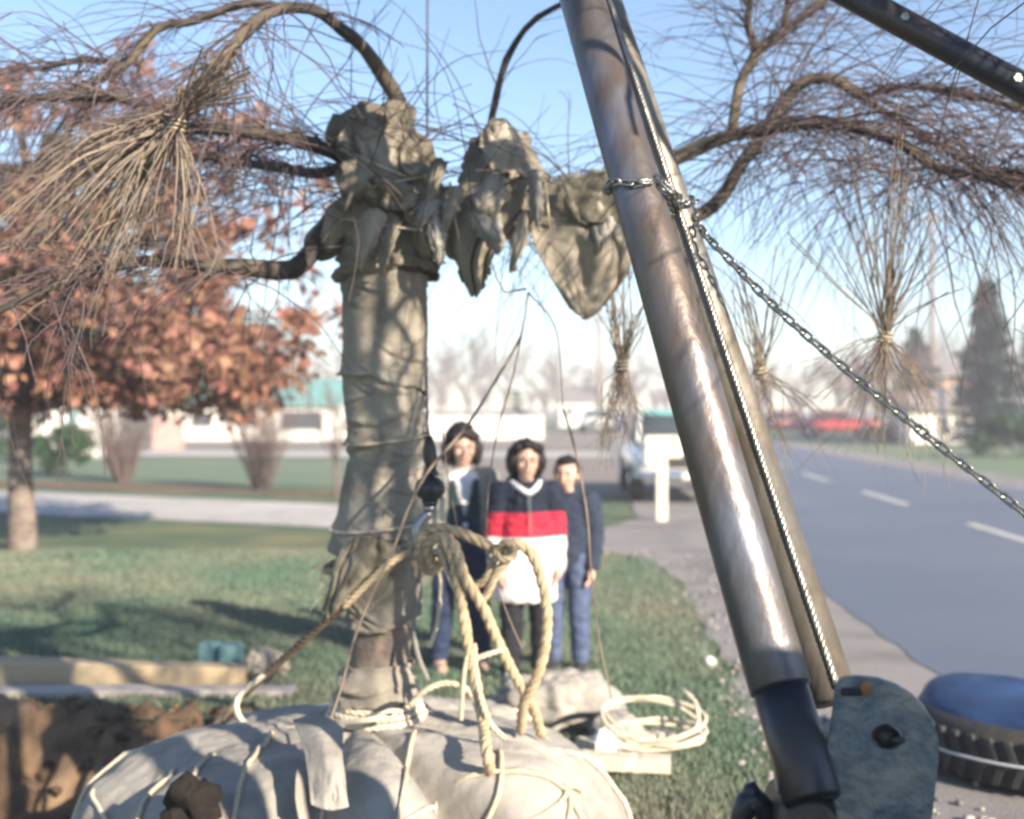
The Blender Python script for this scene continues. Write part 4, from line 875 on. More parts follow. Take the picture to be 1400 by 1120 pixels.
for k in range(150):                              # long weeping curtain at the right
    p = P(rn.uniform(1030, 1400), rn.uniform(150, 260), rn.uniform(3.9, 4.9)); tw.tube(walk(p, V(rn.gauss(.1, .5), rn.gauss(0, .5), .2), rn.uniform(.5, 1.15), 11, .14, .07, rn), [.0026, .001], 3, caps=False)
for k in range(70):
    p = P(rn.uniform(590, 900), rn.uniform(230, 330), rn.uniform(4.3, 5.0)); tw.tube(walk(p, V(rn.gauss(.1, .5), rn.gauss(0, .5), .1), rn.uniform(.4, .95), 11, .16, .08, rn), [.0022, .0009], 3, caps=False)
for k in range(90):
    p = P(rn.uniform(200, 500), rn.uniform(180, 300), rn.uniform(4.0, 4.9)); tw.tube(walk(p, V(-.8 + rn.gauss(0, .5), rn.gauss(0, .5), rn.gauss(0, .4)), rn.uniform(.4, .9), 9, .05, .09, rn), [.0032, .001], 3, caps=False)
tw.build('twigs', M['twig'], TREE)['kind'] = 'stuff'
# single long hanging shoots one can follow
for pl, r0 in (([(712, 462, 4.2), (690, 500, 4.15), (640, 580, 4.0), (585, 645, 3.95), (556, 700, 3.95), (540, 745, 3.97), (505, 820, 3.98), (482, 880, 4.0), (468, 935, 4.02), (450, 990, 3.97), (430, 1045, 3.72)], .0058),
               ([(722, 400, 4.3), (718, 430, 4.25), (712, 462, 4.2), (700, 520, 4.1), (680, 590, 4.1), (667, 680, 4.1), (668, 760, 4.08), (690, 830, 4.08), (715, 890, 4.1)], .0035),
               ([(770, 560, 4.3), (785, 610, 4.3), (802, 700, 4.3), (808, 780, 4.3), (818, 870, 4.3), (836, 955, 4.3)], .0045),
               ([(605, 590, 4.2), (612, 650, 4.2), (625, 720, 4.2)], .003), ([(722, 400, 4.3), (760, 450, 4.3), (770, 560, 4.3)], .003), ([(720, 395, 4.3), (690, 400, 4.32), (672, 360, 4.35)], .004)):
    b = MB(); b.tube(smooth_path([P(*p) for p in pl], .04), [r0, r0 * .7], 6); b.build('shoot', M['twig_pale'], TREE)
# tied-up bundles of twigs
def bundle(tie, ups, downs, n, spread_d, rad=.0034, tie_len=.04, tie_r=.022):
    T = P(*tie); b = MB(); h = tie[2] / FPX
    for k in range(n):
        u = rn.choice(ups); e = P(u[0] + rn.gauss(0, u[2]), u[1] + rn.gauss(0, u[2]), tie[2] + rn.gauss(0, spread_d)); o = V(rn.gauss(0, .009), rn.gauss(0, .009), rn.gauss(0, .01))
        m1 = e.lerp(T, .6) + V(rn.gauss(0, .02), rn.gauss(0, .02), .02); dn = rn.choice(downs); f = P(dn[0] + rn.gauss(0, dn[2]), dn[1] + rn.gauss(0, dn[2]), tie[2] + rn.gauss(0, spread_d)); m2 = T.lerp(f, .5) + V(rn.gauss(0, .03), rn.gauss(0, .03), rn.gauss(.0, .03) + .16 * abs(f.x - T.x))
        b.tube(smooth_path([e, m1, T + o, m2, f], .09), [rad * .8, rad, rad * .45], 4, caps=False)
        for q in range(2):
            p = m2.lerp(f, rn.random()); b.tube(walk(p, (f - m2).normalized() + V(rn.gauss(0, .5), rn.gauss(0, .5), rn.gauss(0, .3)), rn.uniform(.06, .22), 4, .05, .12, rn), [rad * .5, rad * .25], 3, caps=False)
    o = b.build('twig_bundle', M['twig_pale'], TREE); o['kind'] = 'stuff'
    dr = (P(*ups[0][:2], tie[2]) - P(*downs[0][:2], tie[2])).normalized(); b = MB()
    b.rope([T + dr * (-tie_len / 2 + tie_len * k / 24) + Matrix.Rotation(k * .8, 3, dr) @ (dr.orthogonal().normalized() * tie_r) for k in range(25)], .004); b.build('bundle_tie', M['twine'], TREE)
bundle((236, 165, 3.75), [(290, 100, 14), (318, 70, 16), (330, 120, 14)], [(30, 250, 30), (20, 330, 30), (90, 300, 40), (60, 360, 50), (150, 330, 40), (130, 230, 30)], 80, .16, .003)
bundle((243, 172, 3.7), [(250, 140, 8), (236, 150, 10)], [(185, 340, 18), (250, 345, 18), (150, 345, 22), (265, 350, 16), (215, 260, 22), (95, 395, 22)], 34, .12)
bundle((1210, 462, 4.0), [(1255, 300, 30), (1180, 260, 40), (1300, 360, 30), (1230, 230, 40), (1120, 330, 30)], [(1180, 570, 26), (1225, 560, 22), (1250, 600, 24), (1150, 530, 22), (1275, 540, 24)], 46, .14, .0024)
bundle((1040, 510, 4.2), [(1040, 400, 16), (1060, 360, 30), (1010, 380, 20)], [(1060, 570, 22), (1090, 600, 24), (1035, 555, 12)], 22, .08, .0024)
for (bx_, by_, bd_) in ((2080, -330, 2.0),):  # unseen bundle added right of the view to dapple the trunk with shade
    bundle((bx_, by_, bd_), [(bx_ + 40, by_ - 330, 110), (bx_ - 150, by_ - 300, 90), (bx_ + 180, by_ - 260, 90)], [(bx_ - 130, by_ + 340, 70), (bx_ + 20, by_ + 400, 70), (bx_ + 150, by_ + 320, 70)], 50, .10, .0055)
bundle((850, 500, 4.3), [(838, 420, 12), (868, 420, 14), (850, 380, 20)], [(835, 585, 12), (860, 580, 12), (848, 560, 10)], 34, .05, .0024)

# dark clod on the ball's front
lump('earth_clod', P(266, 1104, 3.62), (.072, .05, .06), M['darkclod'], 'dark clod of earth stuck on the front of the root ball', 'clod', 1.0, sc_=24)

# ------------------------------------------------------------------ hoist line, hook and rope sling
HD = 4.17
t = thing('hoist_hook', 'dark hoist hook with black weight ball hanging beside the wrapped trunk', 'hook', P(590, 760, HD))
b = MB(); b.rope([P(585, -420, 4.62), P(584, 200, 4.60), P(582, 420, 4.46), P(584, 560, 4.24), P(586, 600, HD)], .0062, step=.02, pitch=8, ns=4, n=4); b.build('hoist_cable', M['cable_dark'], t)
b = MB(); b.tube([P(586, 596, HD), P(587, 612, HD), P(589, 630, HD), P(590, 644, HD)], [.012, .022, .024, .014], 12); b.build('socket', M['iron'], t)
b = MB(); b.ball(P(588, 668, HD), (.052, .05, .044), 26, 16); b.tube([P(589, 650, HD), P(589, 640, HD)], [.03, .018], 14); b.tube([P(588, 684, HD), P(588, 694, HD)], [.03, .02], 14); b.build('weight_ball', M['black_paint'], t)
b = MB(); b.tube([P(588, 690, HD), P(588, 700, HD)], .022, 12)
hk = smooth_path([P(588, 700, HD), P(577, 712, HD), P(571, 728, HD), P(574, 746, HD), P(588, 757, HD), P(603, 752, HD), P(610, 740, HD)], .008)
b.tube(hk, [.017, .020, .022, .021, .018, .013, .006], 12); b.build('hook', M['hook'], t)
b = MB(); b.box(P(605, 700, HD) - V(.008, .01, .03), P(605, 700, HD) + V(.008, .01, .05), bev=.003); b.build('latch', M['hook'], t)
t = thing('rope_sling', 'thick tan rope sling knotted over the hook and lashed down to the root ball', 'rope', P(660, 1000, 4.1))
def sling(pl, r=.020, m='rope', name='strand'):
    b = MB(); b.rope([P(*p) for p in pl], r); return b.build(name, M[m], t)
sling([(575, 752, 4.12), (580, 728, 4.13), (600, 722, 4.10), (628, 728, 4.08), (660, 742, 4.06), (684, 754, 4.05), (702, 744, 4.05), (722, 752, 4.05), (738, 785, 4.06), (748, 840, 4.08), (744, 890, 4.1), (732, 930, 4.12), (716, 962, 4.18), (712, 1000, 4.28)])
sling([(590, 770, 4.13), (585, 745, 4.10), (602, 736, 4.06), (618, 760, 4.05), (628, 810, 4.05), (638, 870, 4.06), (650, 930, 4.06), (660, 985, 4.02), (666, 1030, 3.80), (672, 1070, 3.90)])
sling([(606, 730, 4.08), (622, 748, 4.04), (636, 790, 4.03), (660, 830, 4.04), (682, 880, 4.07), (704, 925, 4.12), (726, 962, 4.2), (740, 1005, 4.32)])
sling([(600, 760, 4.16), (620, 745, 4.15), (630, 775, 4.12), (645, 800, 4.08), (664, 792, 4.06), (676, 765, 4.05), (690, 748, 4.03), (694, 764, 4.03), (680, 782, 4.04), (666, 810, 4.06), (656, 826, 4.08)], .016)
sling([(588, 735, 4.2), (576, 760, 4.2), (582, 780, 4.2), (598, 778, 4.16), (606, 756, 4.1)], .017)
sling([(600, 745, 4.08), (614, 790, 4.06), (634, 830, 4.05), (642, 870, 4.06), (634, 925, 4.05), (630, 985, 4.06)], .0085, 'twine')
sling([(676, 752, 4.03), (690, 742, 4.0), (704, 748, 4.0), (700, 762, 4.0), (684, 764, 4.0), (676, 752, 4.03)], .013, name='knot')
sling([(640, 905, 4.08), (660, 897, 4.06), (688, 888, 4.06)], .010, 'twine_white')
sling([(648, 880, 4.06), (652, 930, 4.05), (668, 985, 4.0), (690, 1010, 4.02)], .011, 'twine')
sling([(560, 965, 4.05), (580, 945, 4.05), (610, 934, 4.06), (640, 944, 4.06), (655, 975, 4.04)], .011, 'twine')
sling([(598, 775, 4.18), (603, 800, 4.18), (598, 850, 4.19), (588, 885, 4.2)], .008, 'twine_white')
sling([(575, 780, 4.25), (566, 840, 4.25), (570, 890, 4.2), (585, 930, 4.15)], .009, 'burlap')
t = thing('tail_rope', 'dark worn rope running from the trunk down to the ground beyond the ball', 'rope', P(310, 985, 4.6))
b = MB(); b.rope([P(*p) for p in ((565, 752, 4.18), (530, 772, 4.16), (500, 800, 4.18), (470, 830, 4.22))], .014); b.build('pale_end', M['rope'], t)
b = MB(); b.rope([P(*p) for p in ((472, 828, 4.22), (440, 855, 4.3), (400, 890, 4.4), (360, 925, 4.5), (335, 950, 4.58))], .015); b.build('dark_length', M['rope_dark'], t)
b = MB(); b.rope([P(*p) for p in ((340, 945, 4.57), (318, 966, 4.62), (300, 985, 4.66), (288, 1000, 4.7))], .012); b.build('yellow_end', M['rope'], t)
b = MB(); b.tube(smooth_path([P(*p) for p in ((372, 915, 4.48), (345, 935, 4.5), (325, 955, 4.5), (326, 978, 4.46), (346, 994, 4.42), (400, 996, 4.3), (450, 990, 4.25), (500, 985, 4.15), (540, 978, 4.15))], .03), .011, 8)
tag(b.build('white_rope', M['twine_white']), 'white cord looping from the dark rope across the top of the root ball', 'rope')

# ------------------------------------------------------------------ steel boom of the lifting rig
RIG = thing('lifting_boom', 'weathered steel pipe boom leaning over the root ball, with bracket plate at its foot', 'boom', V(1.0, 2.0, 0))
def line3(p, q, t): return p + (q - p) * t
A0, A1 = P(1032, 820, 2.29), P(796, 0, 3.12)
B0, B1 = P(1094, 820, 2.50), P(824, 0, 3.30)
dA = (A1 - A0).normalized(); dB = (B1 - B0).normalized()
b = MB(); b.tube([A0 - dA * .175, A0 - dA * .17, A1 + dA * 2.2], [.050, .0555, .0555], 40); b.build('boom_tube', M['steel'], RIG)['label'] = 'thick worn steel pipe with rusty patches'
b = MB(); b.tube([A0 - dA * .37, A0 - dA * .365, A0 - dA * .165], [.046, .050, .050], 40); b.build('boom_foot_tube', M['steel_dark'], RIG)
b = MB(); b.tube([B0 - dB * .21, B1 + dB * 2.2], [.048, .048], 36); b.build('back_tube', M['steel_worn'], RIG)
C0, C1 = P(1420, 132, 3.0), P(1168, -4, 3.1); dC = (C1 - C0).normalized()
b = MB(); b.tube([C0 - dC * 1.3, C1 + dC * .75], [.035, .035], 30); stay = b.build('stay_tube', M['steel_dark'], RIG); stay['label'] = 'dark steel stay crossing the sky'
for (px, py) in ((1232, 17), (1384, 101)):
    s = (1420 - px) / (1420 - 1168); q = C0 + (C1 - C0) * s; q = V(q.x, q.y - .035, q.z); b = MB(); b.tube([q + V(0, .004, 0), q + V(0, -.006, 0)], [.013, .011], 6, smooth=False); b.build('bolt', M['chain'], stay)
# bracket plate with pin hole
PD = 2.14
def plate_pt(px, py, d=PD): return P(px, py, d)
outl = [(1152, 1290), (1148, 1180), (1142, 1110), (1128, 1032), (1136, 985), (1142, 935), (1152, 927), (1172, 926), (1200, 929), (1224, 937), (1246, 950), (1264, 968), (1277, 990), (1284, 1014), (1284, 1040), (1279, 1080), (1274, 1120), (1268, 1190), (1264, 1290)]
hole = [(1213 + 22 * math.cos(a), 1008 + 18 * math.sin(a)) for a in [2 * math.pi * k / 20 for k in range(20)]]
bm = bmesh.new(); TH = .022
def loop(pts): 
    vs = [bm.verts.new(plate_pt(*p)) for p in pts]; return [bm.edges.new((vs[i], vs[(i + 1) % len(vs)])) for i in range(len(vs))]
e = loop(outl) + loop(hole); bmesh.ops.triangle_fill(bm, use_beauty=True, use_dissolve=False, edges=e)
ex = bmesh.ops.extrude_face_region(bm, geom=bm.faces[:]); bmesh.ops.translate(bm, vec=V(.006, TH, 0), verts=[v for v in ex['geom'] if isinstance(v, bmesh.types.BMVert)])
bmesh.ops.recalc_face_normals(bm, faces=bm.faces); be = [ed for ed in bm.edges if len(ed.link_faces) == 2 and ed.calc_face_angle() > .6]
bmesh.ops.bevel(bm, geom=be, offset=.0025, segments=2, affect='EDGES'); me = bpy.data.meshes.new('bracket_plate')
bmesh.ops.translate(bm, vec=-org[RIG.name], verts=bm.verts); bm.to_mesh(me); bm.free()
plate = link(me, 'bracket_plate', M['plate'], RIG, org[RIG.name]); plate['label'] = 'grey-blue worn steel bracket plate with a pin hole'
b = MB(); c = P(1213, 1008, PD + .03); b.tube([c + V(0, -.012, 0), c + V(0, .10, 0)], [.020, .020], 20); b.build('pin', M['iron'], plate)
b = MB(); b.ball(P(1228, 1012, PD - .001), (.013, .006, .006)); b.build('grease_lump', M['iron'], plate)
b = MB(); c = P(1165, 946, PD - .002); b.box(c + V(-.020, -.004, -.007), c + V(.020, .004, .007), bev=.004); b.build('slot', M['black_paint'], plate)
b = MB(); b.ball(P(1184, 941, PD - .004), (.010, .006, .012)); b.build('orange_dab', M['rust_spot'], plate)
# clevis, hub and gussets at the boom foot
b = MB(); b.prism([P(*p, 2.19) for p in ((1060, 1050), (1110, 1040), (1132, 1005), (1136, 1012), (1158, 1130), (1175, 1300), (1080, 1300), (1068, 1120))], V(0, .02, 0)); b.build('gusset', M['steel_worn'], RIG)
b = MB(); c = P(1100, 1122, 2.14); b.tube([c + V(0, -.04, 0), c + V(0, -.035, 0), c + V(0, .12, 0)], [.040, .047, .047], 30); hub = b.build('hub', M['iron'], RIG)
b = MB(); b.tube([c + V(0, -.055, 0), c + V(0, -.038, 0)], .016, 6, smooth=False); b.build('nut', M['chain'], hub)
b = MB(); b.tube(smooth_path([P(1006, 1150, 2.2), P(1016, 1110, 2.2), P(1026, 1092, 2.2), P(1044, 1108, 2.2), P(1062, 1150, 2.2)], .01), [.016, .02, .022, .02, .016], 12)
b.tube([P(1022, 1096, 2.2), P(1030, 1078, 2.2), P(1036, 1074, 2.2)], [.018, .016, .010], 10); b.build('shackle', M['black_paint'], RIG)
b = MB(); b.box((.25, 2.0, .52), (1.95, 2.34, .70), bev=.02); b.build('base_beam', M['steel_dark'], RIG)
for x in (.36, 1.84):
    b = MB(); b.tube([V(x, 2.17, .0), V(x, 2.17, .03), V(x, 2.17, .035), V(x, 2.17, .53)], [.11, .11, .05, .05], 16); b.build('jack_leg', M['steel_dark'], RIG)
# winch line lying along the back tube
side = dB.cross(V(0, 1, 0)).normalized(); side = side if side.x > 0 else -side
off = (V(0, -1, 0) - dB * dB.dot(V(0, -1, 0))).normalized() * .050 + side * .006
b = MB(); b.rope([B0 - dB * .20 + off, B0 + dB * .3 + off * 1.05, B0 + dB * .9 + off * 1.1, B1 + off * 1.1, B1 + dB * 2.0 + off], .0075, step=.010, pitch=7, ns=4, n=5)
tag(b.build('winch_line', M['wire']), 'bright twisted wire rope running along the back pipe of the boom', 'wire rope')

# ------------------------------------------------------------------ chain: one object for each link
CH = thing('chain', 'steel link chain wrapped round the boom pipes and slanting down to the right', 'chain', P(940, 290, 2.8))
b = MB(); hl, hw, wr_ = .0105, .0075, .0034; ring = []
for k in range(7): a = -math.pi / 2 + math.pi * k / 6; ring.append(V(math.cos(a) * hw + hl - 0, math.sin(a) * hw, 0))
for k in range(7): a = math.pi / 2 + math.pi * k / 6; ring.append(V(math.cos(a) * hw - hl, math.sin(a) * hw, 0))
vs = []; N = len(ring)
for i, p in enumerate(ring):
    tg = (ring[(i + 1) % N] - ring[i - 1]).normalized(); nn = tg.cross(V(0, 0, 1))
    for k in range(6): a = 2 * math.pi * k / 6; vs.append(p + nn * math.cos(a) * wr_ + V(0, 0, 1) * math.sin(a) * wr_)
b.add(vs, [(i * 6 + k, i * 6 + (k + 1) % 6, ((i + 1) % N) * 6 + (k + 1) % 6, ((i + 1) % N) * 6 + k) for i in range(N) for k in range(6)])
link_me = b.mesh('link'); link_me.materials.append(M['chain'])
def chain(path, pitch=.0265):
    pts = smooth_path(path, .004); acc = 0; nxt = 0; k = 0; up = None
    for i in range(1, len(pts)):
        acc += (pts[i] - pts[i - 1]).length
        if acc >= nxt:
            t = (pts[min(i + 3, len(pts) - 1)] - pts[max(i - 3, 0)]).normalized(); u = V(0, -1, 0); u = (u - t * u.dot(t)).normalized(); w = t.cross(u)
            ang = R(45) + (R(90) if k % 2 else 0) + rnd.uniform(-.2, .2); u2 = u * math.cos(ang) + w * math.sin(ang); w2 = t.cross(u2)
            o = bpy.data.objects.new('link', link_me); C.objects.link(o); o.parent = CH
            mt = Matrix((t, w2, u2)).transposed().to_4x4(); mt.translation = pts[i] - org[CH.name]; o.matrix_local = mt; k += 1; nxt += pitch
cA = A0 + (A1 - A0) * ((820 - 258) / 820 * 1.0); 
def at_py(p0, p1, py):
    lo, hi = 0, 1
    for _ in range(40):
        m_ = (lo + hi) / 2; q = p0 + (p1 - p0) * m_; y = 560 + (CZ - q.z) / q.y * FPX
        if y > py: lo = m_
        else: hi = m_
    return p0 + (p1 - p0) * lo
cA = at_py(A0, A1, 256); cB = at_py(B0, B1, 275); ra = .0555 + .012
wrap = [cA + V(math.cos(a) * ra, -math.sin(a) * ra, .004 * math.sin(a * 3) + (.03 - .0 if a > 2.6 else .01) * 0) for a in [math.pi * (1.28 - .06 * k) for k in range(16)]]
wrap += [cB + V(.030, -.058, -.010), cB + V(.052, -.038, -.030)]
chain(wrap + [P(962, 318, 2.84), P(1000, 358, 2.78), P(1060, 420, 2.70), P(1160, 508, 2.6), P(1270, 598, 2.5), P(1400, 700, 2.4), P(1520, 790, 2.32)])
chain([cB + V(.055, .03, .01), cB + V(.060, -.02, -.005), cB + V(.035, -.062, -.018), cA + V(.062, -.040, -.028), cB + V(.0, -.075, -.05), cB + V(.035, -.065, -.058), cB + V(.058, -.03, -.05), cB + V(.05, .03, -.05)])
chain([cA + V(.045, -.052, .008), cA + V(.075, -.055, -.022), cB + V(.018, -.070, -.030), cB + V(.050, -.050, -.052), cB + V(.066, -.035, -.085)])

# ------------------------------------------------------------------ tyre under a blue tarp, at the road edge
TC = V(2.30, 5.35, 0); TT = thing('tyre', 'large black tyre lying on the gravel partly under a blue cover', 'tyre', TC)
b = MB(); prof = [(.33, .03), (.40, .0), (.50, .01), (.545, .05), (.55, .13), (.545, .21), (.50, .25), (.42, .26), (.36, .23), (.34, .13)]; NA = 64; vs = []
for i in range(NA):
    a = 2 * math.pi * i / NA
    for (r, z) in prof: vs.append(TC + V(math.cos(a) * r, math.sin(a) * r, z + .018))
n = len(prof); b.add(vs, [(i * n + k, ((i + 1) % NA) * n + k, ((i + 1) % NA) * n + (k + 1) % n, i * n + (k + 1) % n) for i in range(NA) for k in range(n)]); b.build('casing', M['rubber'], TT)
tb = None
for i in range(46):
    for (z0, z1, sh) in ((.04, .125, .055), (.135, .22, -.055)):
        a = 2 * math.pi * i / 46; b = MB(); q = lambda aa, r, z: TC + V(math.cos(aa) * r, math.sin(aa) * r, z + .018)
        w = .045; a2 = a + sh
        b.add([q(a - w / 2, .54, z0), q(a + w / 2, .54, z0), q(a2 + w / 2, .54, z1), q(a2 - w / 2, .54, z1), q(a - w / 2, .566, z0), q(a + w / 2, .566, z0), q(a2 + w / 2, .566, z1), q(a2 - w / 2, .566, z1)], [(4, 5, 6, 7), (0, 1, 5, 4), (1, 2, 6, 5), (2, 3, 7, 6), (3, 0, 4, 7)], 0, False)
        if math.sin(a) < .35: b.build('tread_block', M['rubber'], TT)
b = MB(); b.tube([TC + V(math.cos(a) * .572, math.sin(a) * .572, .148) for a in [math.pi * (.95 + k * .04) for k in range(28)]], .006, 6); b.build('side_wire', M['pole_grey'], TT)
rows = []
for j, (rr, zz) in enumerate(((.0, .335), (.22, .345), (.40, .335), (.53, .295), (.585, .215))):
    rows.append([TC + V(.06, .05, 0) + V(math.cos(a) * rr, math.sin(a) * rr, zz + .02 * math.sin(3 * a)) for a in [math.pi * (.80 + .13 * k) for k in range(10)]])
tag(patch('tarp', rows, M['tarp'], None, 40, 24, .014, 10, .004, nf=7), 'blue cover draped over the top of the black tyre', 'cover')

# ------------------------------------------------------------------ three children (local: front = -Y, height about 1.4 m, then scaled)
def parka_mat():
    m = bpy.data.materials.new('parka_bands'); m.use_nodes = True; nt = m.node_tree; N = nt.nodes; L = nt.links; bs = N['Principled BSDF']; bs.inputs['Roughness'].default_value = .85; bs.inputs['Specular IOR Level'].default_value = .2
    tc = N.new('ShaderNodeTexCoord'); sp = N.new('ShaderNodeSeparateXYZ'); L.new(tc.outputs['Object'], sp.inputs[0])
    nzn = N.new('ShaderNodeTexNoise'); nzn.inputs['Scale'].default_value = 9; L.new(tc.outputs['Object'], nzn.inputs['Vector'])
    ad = N.new('ShaderNodeMath'); ad.operation = 'MULTIPLY_ADD'; ad.inputs[1].default_value = .02; L.new(nzn.outputs['Fac'], ad.inputs[0]); L.new(sp.outputs['Z'], ad.inputs[2])
    cr = N.new('ShaderNodeValToRGB'); cr.color_ramp.interpolation = 'CONSTANT'; mr = N.new('ShaderNodeMapRange'); mr.inputs[1].default_value = 0; mr.inputs[2].default_value = 1.5; L.new(ad.outputs[0], mr.inputs[0]); L.new(mr.outputs[0], cr.inputs[0])
    e = cr.color_ramp.elements; e[0].position = 0; e[0].color = (.74, .71, .68, 1); e[1].position = .855 / 1.5; e[1].color = (.48, .03, .06, 1); q = e.new(.995 / 1.5); q.color = (.016, .022, .04, 1)
    L.new(cr.outputs[0], bs.inputs['Base Color']); n2 = N.new('ShaderNodeTexNoise'); n2.inputs['Scale'].default_value = 25; L.new(tc.outputs['Object'], n2.inputs['Vector']); bp = N.new('ShaderNodeBump'); bp.inputs['Strength'].default_value = .5; bp.inputs['Distance'].default_value = .02; L.new(n2.outputs['Fac'], bp.inputs['Height']); L.new(bp.outputs[0], bs.inputs['Normal']); return m
M['parka'] = parka_mat()
def cloth_disp(a):
    def f(p, n): return p + n * (a * (1 - 2 * abs(noise.noise(V(p.x * 9, p.y * 9, p.z * 14)))) + a * .6 * noise.noise(p * 28))
    return f
def child(label, loc, rz, s, pose, top, legs_m, shoe_m, hair, headturn=0.0, extras=None):
    K = thing('person', label, 'person', loc, rz); K.scale = (s, s, s); org[K.name] = Vector((0, 0, 0))
    hip = [V(-.075, 0, .74), V(.075, 0, .74)]; kn = pose['knee']; an = pose['ankle']; sh = [V(-.15, 0, 1.10), V(.15, 0, 1.10)]; el = pose['elbow']; wr = pose['wrist']
    HC = V(0, -.012, 1.275)
    # body: one continuous skin surface
    b = MB(); b.ball(HC + V(0, .012, .025), (.074, .088, .085), 22, 14); b.capsule(HC + V(0, -.012, -.005), .062, HC + V(0, -.025, -.062), .040); b.ball(HC + V(0, -.025, -.03), (.056, .055, .062), 16, 10)
    b.capsule(HC + V(0, -.088, .012), .008, HC + V(0, -.104, -.022), .014); 
    for sx in (-1, 1): b.ball(HC + V(sx * .076, .015, -.008), (.012, .020, .030), 10, 8); b.ball(HC + V(sx * .035, -.062, -.02), (.024, .022, .024), 10, 8)
    b.capsule(HC + V(0, .01, -.06), .040, V(0, .012, 1.10), .046)
    b.capsule(V(0, .005, 1.05), .085, V(0, 0, .80), .085, sq=(1.25, .8, 1)); b.capsule(V(-.10, .005, 1.09), .045, V(.10, .005, 1.09), .045); b.capsule(V(0, 0, .82), .09, V(0, 0, .74), .09, sq=(1.2, .85, 1))
    for i, sx in enumerate((-1, 1)):
        b.capsule(sh[i], .042, el[i], .033); b.capsule(el[i], .032, wr[i], .022); hd = (wr[i] - el[i]).normalized(); sd = V(0, -1, 0); sd = (sd - hd * hd.dot(sd)).normalized(); ot = hd.cross(sd)
        b.capsule(wr[i], .022, wr[i] + hd * .055, .027, sq=(1, 1, 1))
        for f in range(4):
            o = wr[i] + hd * .065 + sd * (.025 - .0165 * f); l = (.030, .036, .034, .026)[f]; cur = -V(sx, 0, 0) * .010
            b.capsule(o, .0085, o + hd * l + cur, .008); b.capsule(o + hd * l + cur, .008, o + hd * (l * 1.7) + cur * 2.6, .007)
        o = wr[i] + hd * .02 + sd * .022; b.capsule(o, .011, o + sd * .020 + hd * .028, .0095); b.capsule(o + sd * .020 + hd * .028, .0095, o + sd * .022 + hd * .055, .008)
        b.capsule(hip[i], .075, kn[i], .050); b.capsule(kn[i], .047, an[i], .032); b.capsule(an[i] + V(0, .02, -.03), .030, an[i] + V(0, -.11, -.04), .026)
    body = remeshed(b, 'body', M['skin'], K, voxel=.0065, smooth=3)
    for sx in (-1, 1):
        b = MB(); b.ball(HC + V(sx * .030, -.083, .008), (.011, .006, .006), 10, 8); b.build('eye', M['eye'], K, local=True)
        b = MB(); b.capsule(HC + V(sx * .016, -.090, .024), .003, HC + V(sx * .044, -.080, .026), .0025, 8); b.build('eyebrow', M['hair'], K, local=True)
    b = MB(); b.capsule(HC + V(-.018, -.083, -.055), .0045, HC + V(.018, -.083, -.055), .0045, 8); b.build('mouth', M['lip'], K, local=True)
    # hair
    b = MB()
    for (c, r) in hair: b.ball(HC + Vector(c), r, 18, 12)
    def hd_(p, n): return p + n * (.008 * noise.noise(V(p.x * 60, p.y * 60, p.z * 16)) + .006 * noise.noise(p * 30))
    remeshed(b, 'hair', M['hair'], K, voxel=.008, smooth=2, disp=hd_)
    # trousers
    b = MB(); b.capsule(V(0, 0, .84), .10, V(0, 0, .74), .105, sq=(1.15, .9, 1))
    for i in (0, 1): b.capsule(hip[i], .086, kn[i], .066); b.capsule(kn[i], .066, an[i] + V(0, 0, .02), .052)
    remeshed(b, 'trousers', legs_m, K, voxel=.011, smooth=3, disp=cloth_disp(.008))
    for i in (0, 1):
        b = MB(); a = an[i]; b.capsule(a + V(0, .035, -.035), .038, a + V(0, -.115, -.045), .036, sq=(1, 1, .9)); b.capsule(a + V(0, .01, .02), .040, a + V(0, -.03, -.03), .038)
        for j in range(len(b.v)): b.v[j].z = max(b.v[j].z, a.z - .072)
        so = remeshed(b, 'shoe', shoe_m, K, voxel=.009, smooth=2); b = MB(); b.capsule(a + V(0, .04, -.064), .041, a + V(0, -.118, -.064), .039, sq=(1, 1, .25)); b.build('sole', M['shoe_white'] if shoe_m is not M['shoe_white'] else M['cream'], so, local=True)
    top(K, sh, el, wr, HC)
    return K
ST = dict(knee=[V(-.085, -.02, .40), V(.085, -.02, .40)], ankle=[V(-.09, 0, .075), V(.09, 0, .075)], elbow=[V(-.180, .02, .87), V(.180, .02, .87)], wrist=[V(-.172, -.05, .68), V(.172, -.05, .68)])
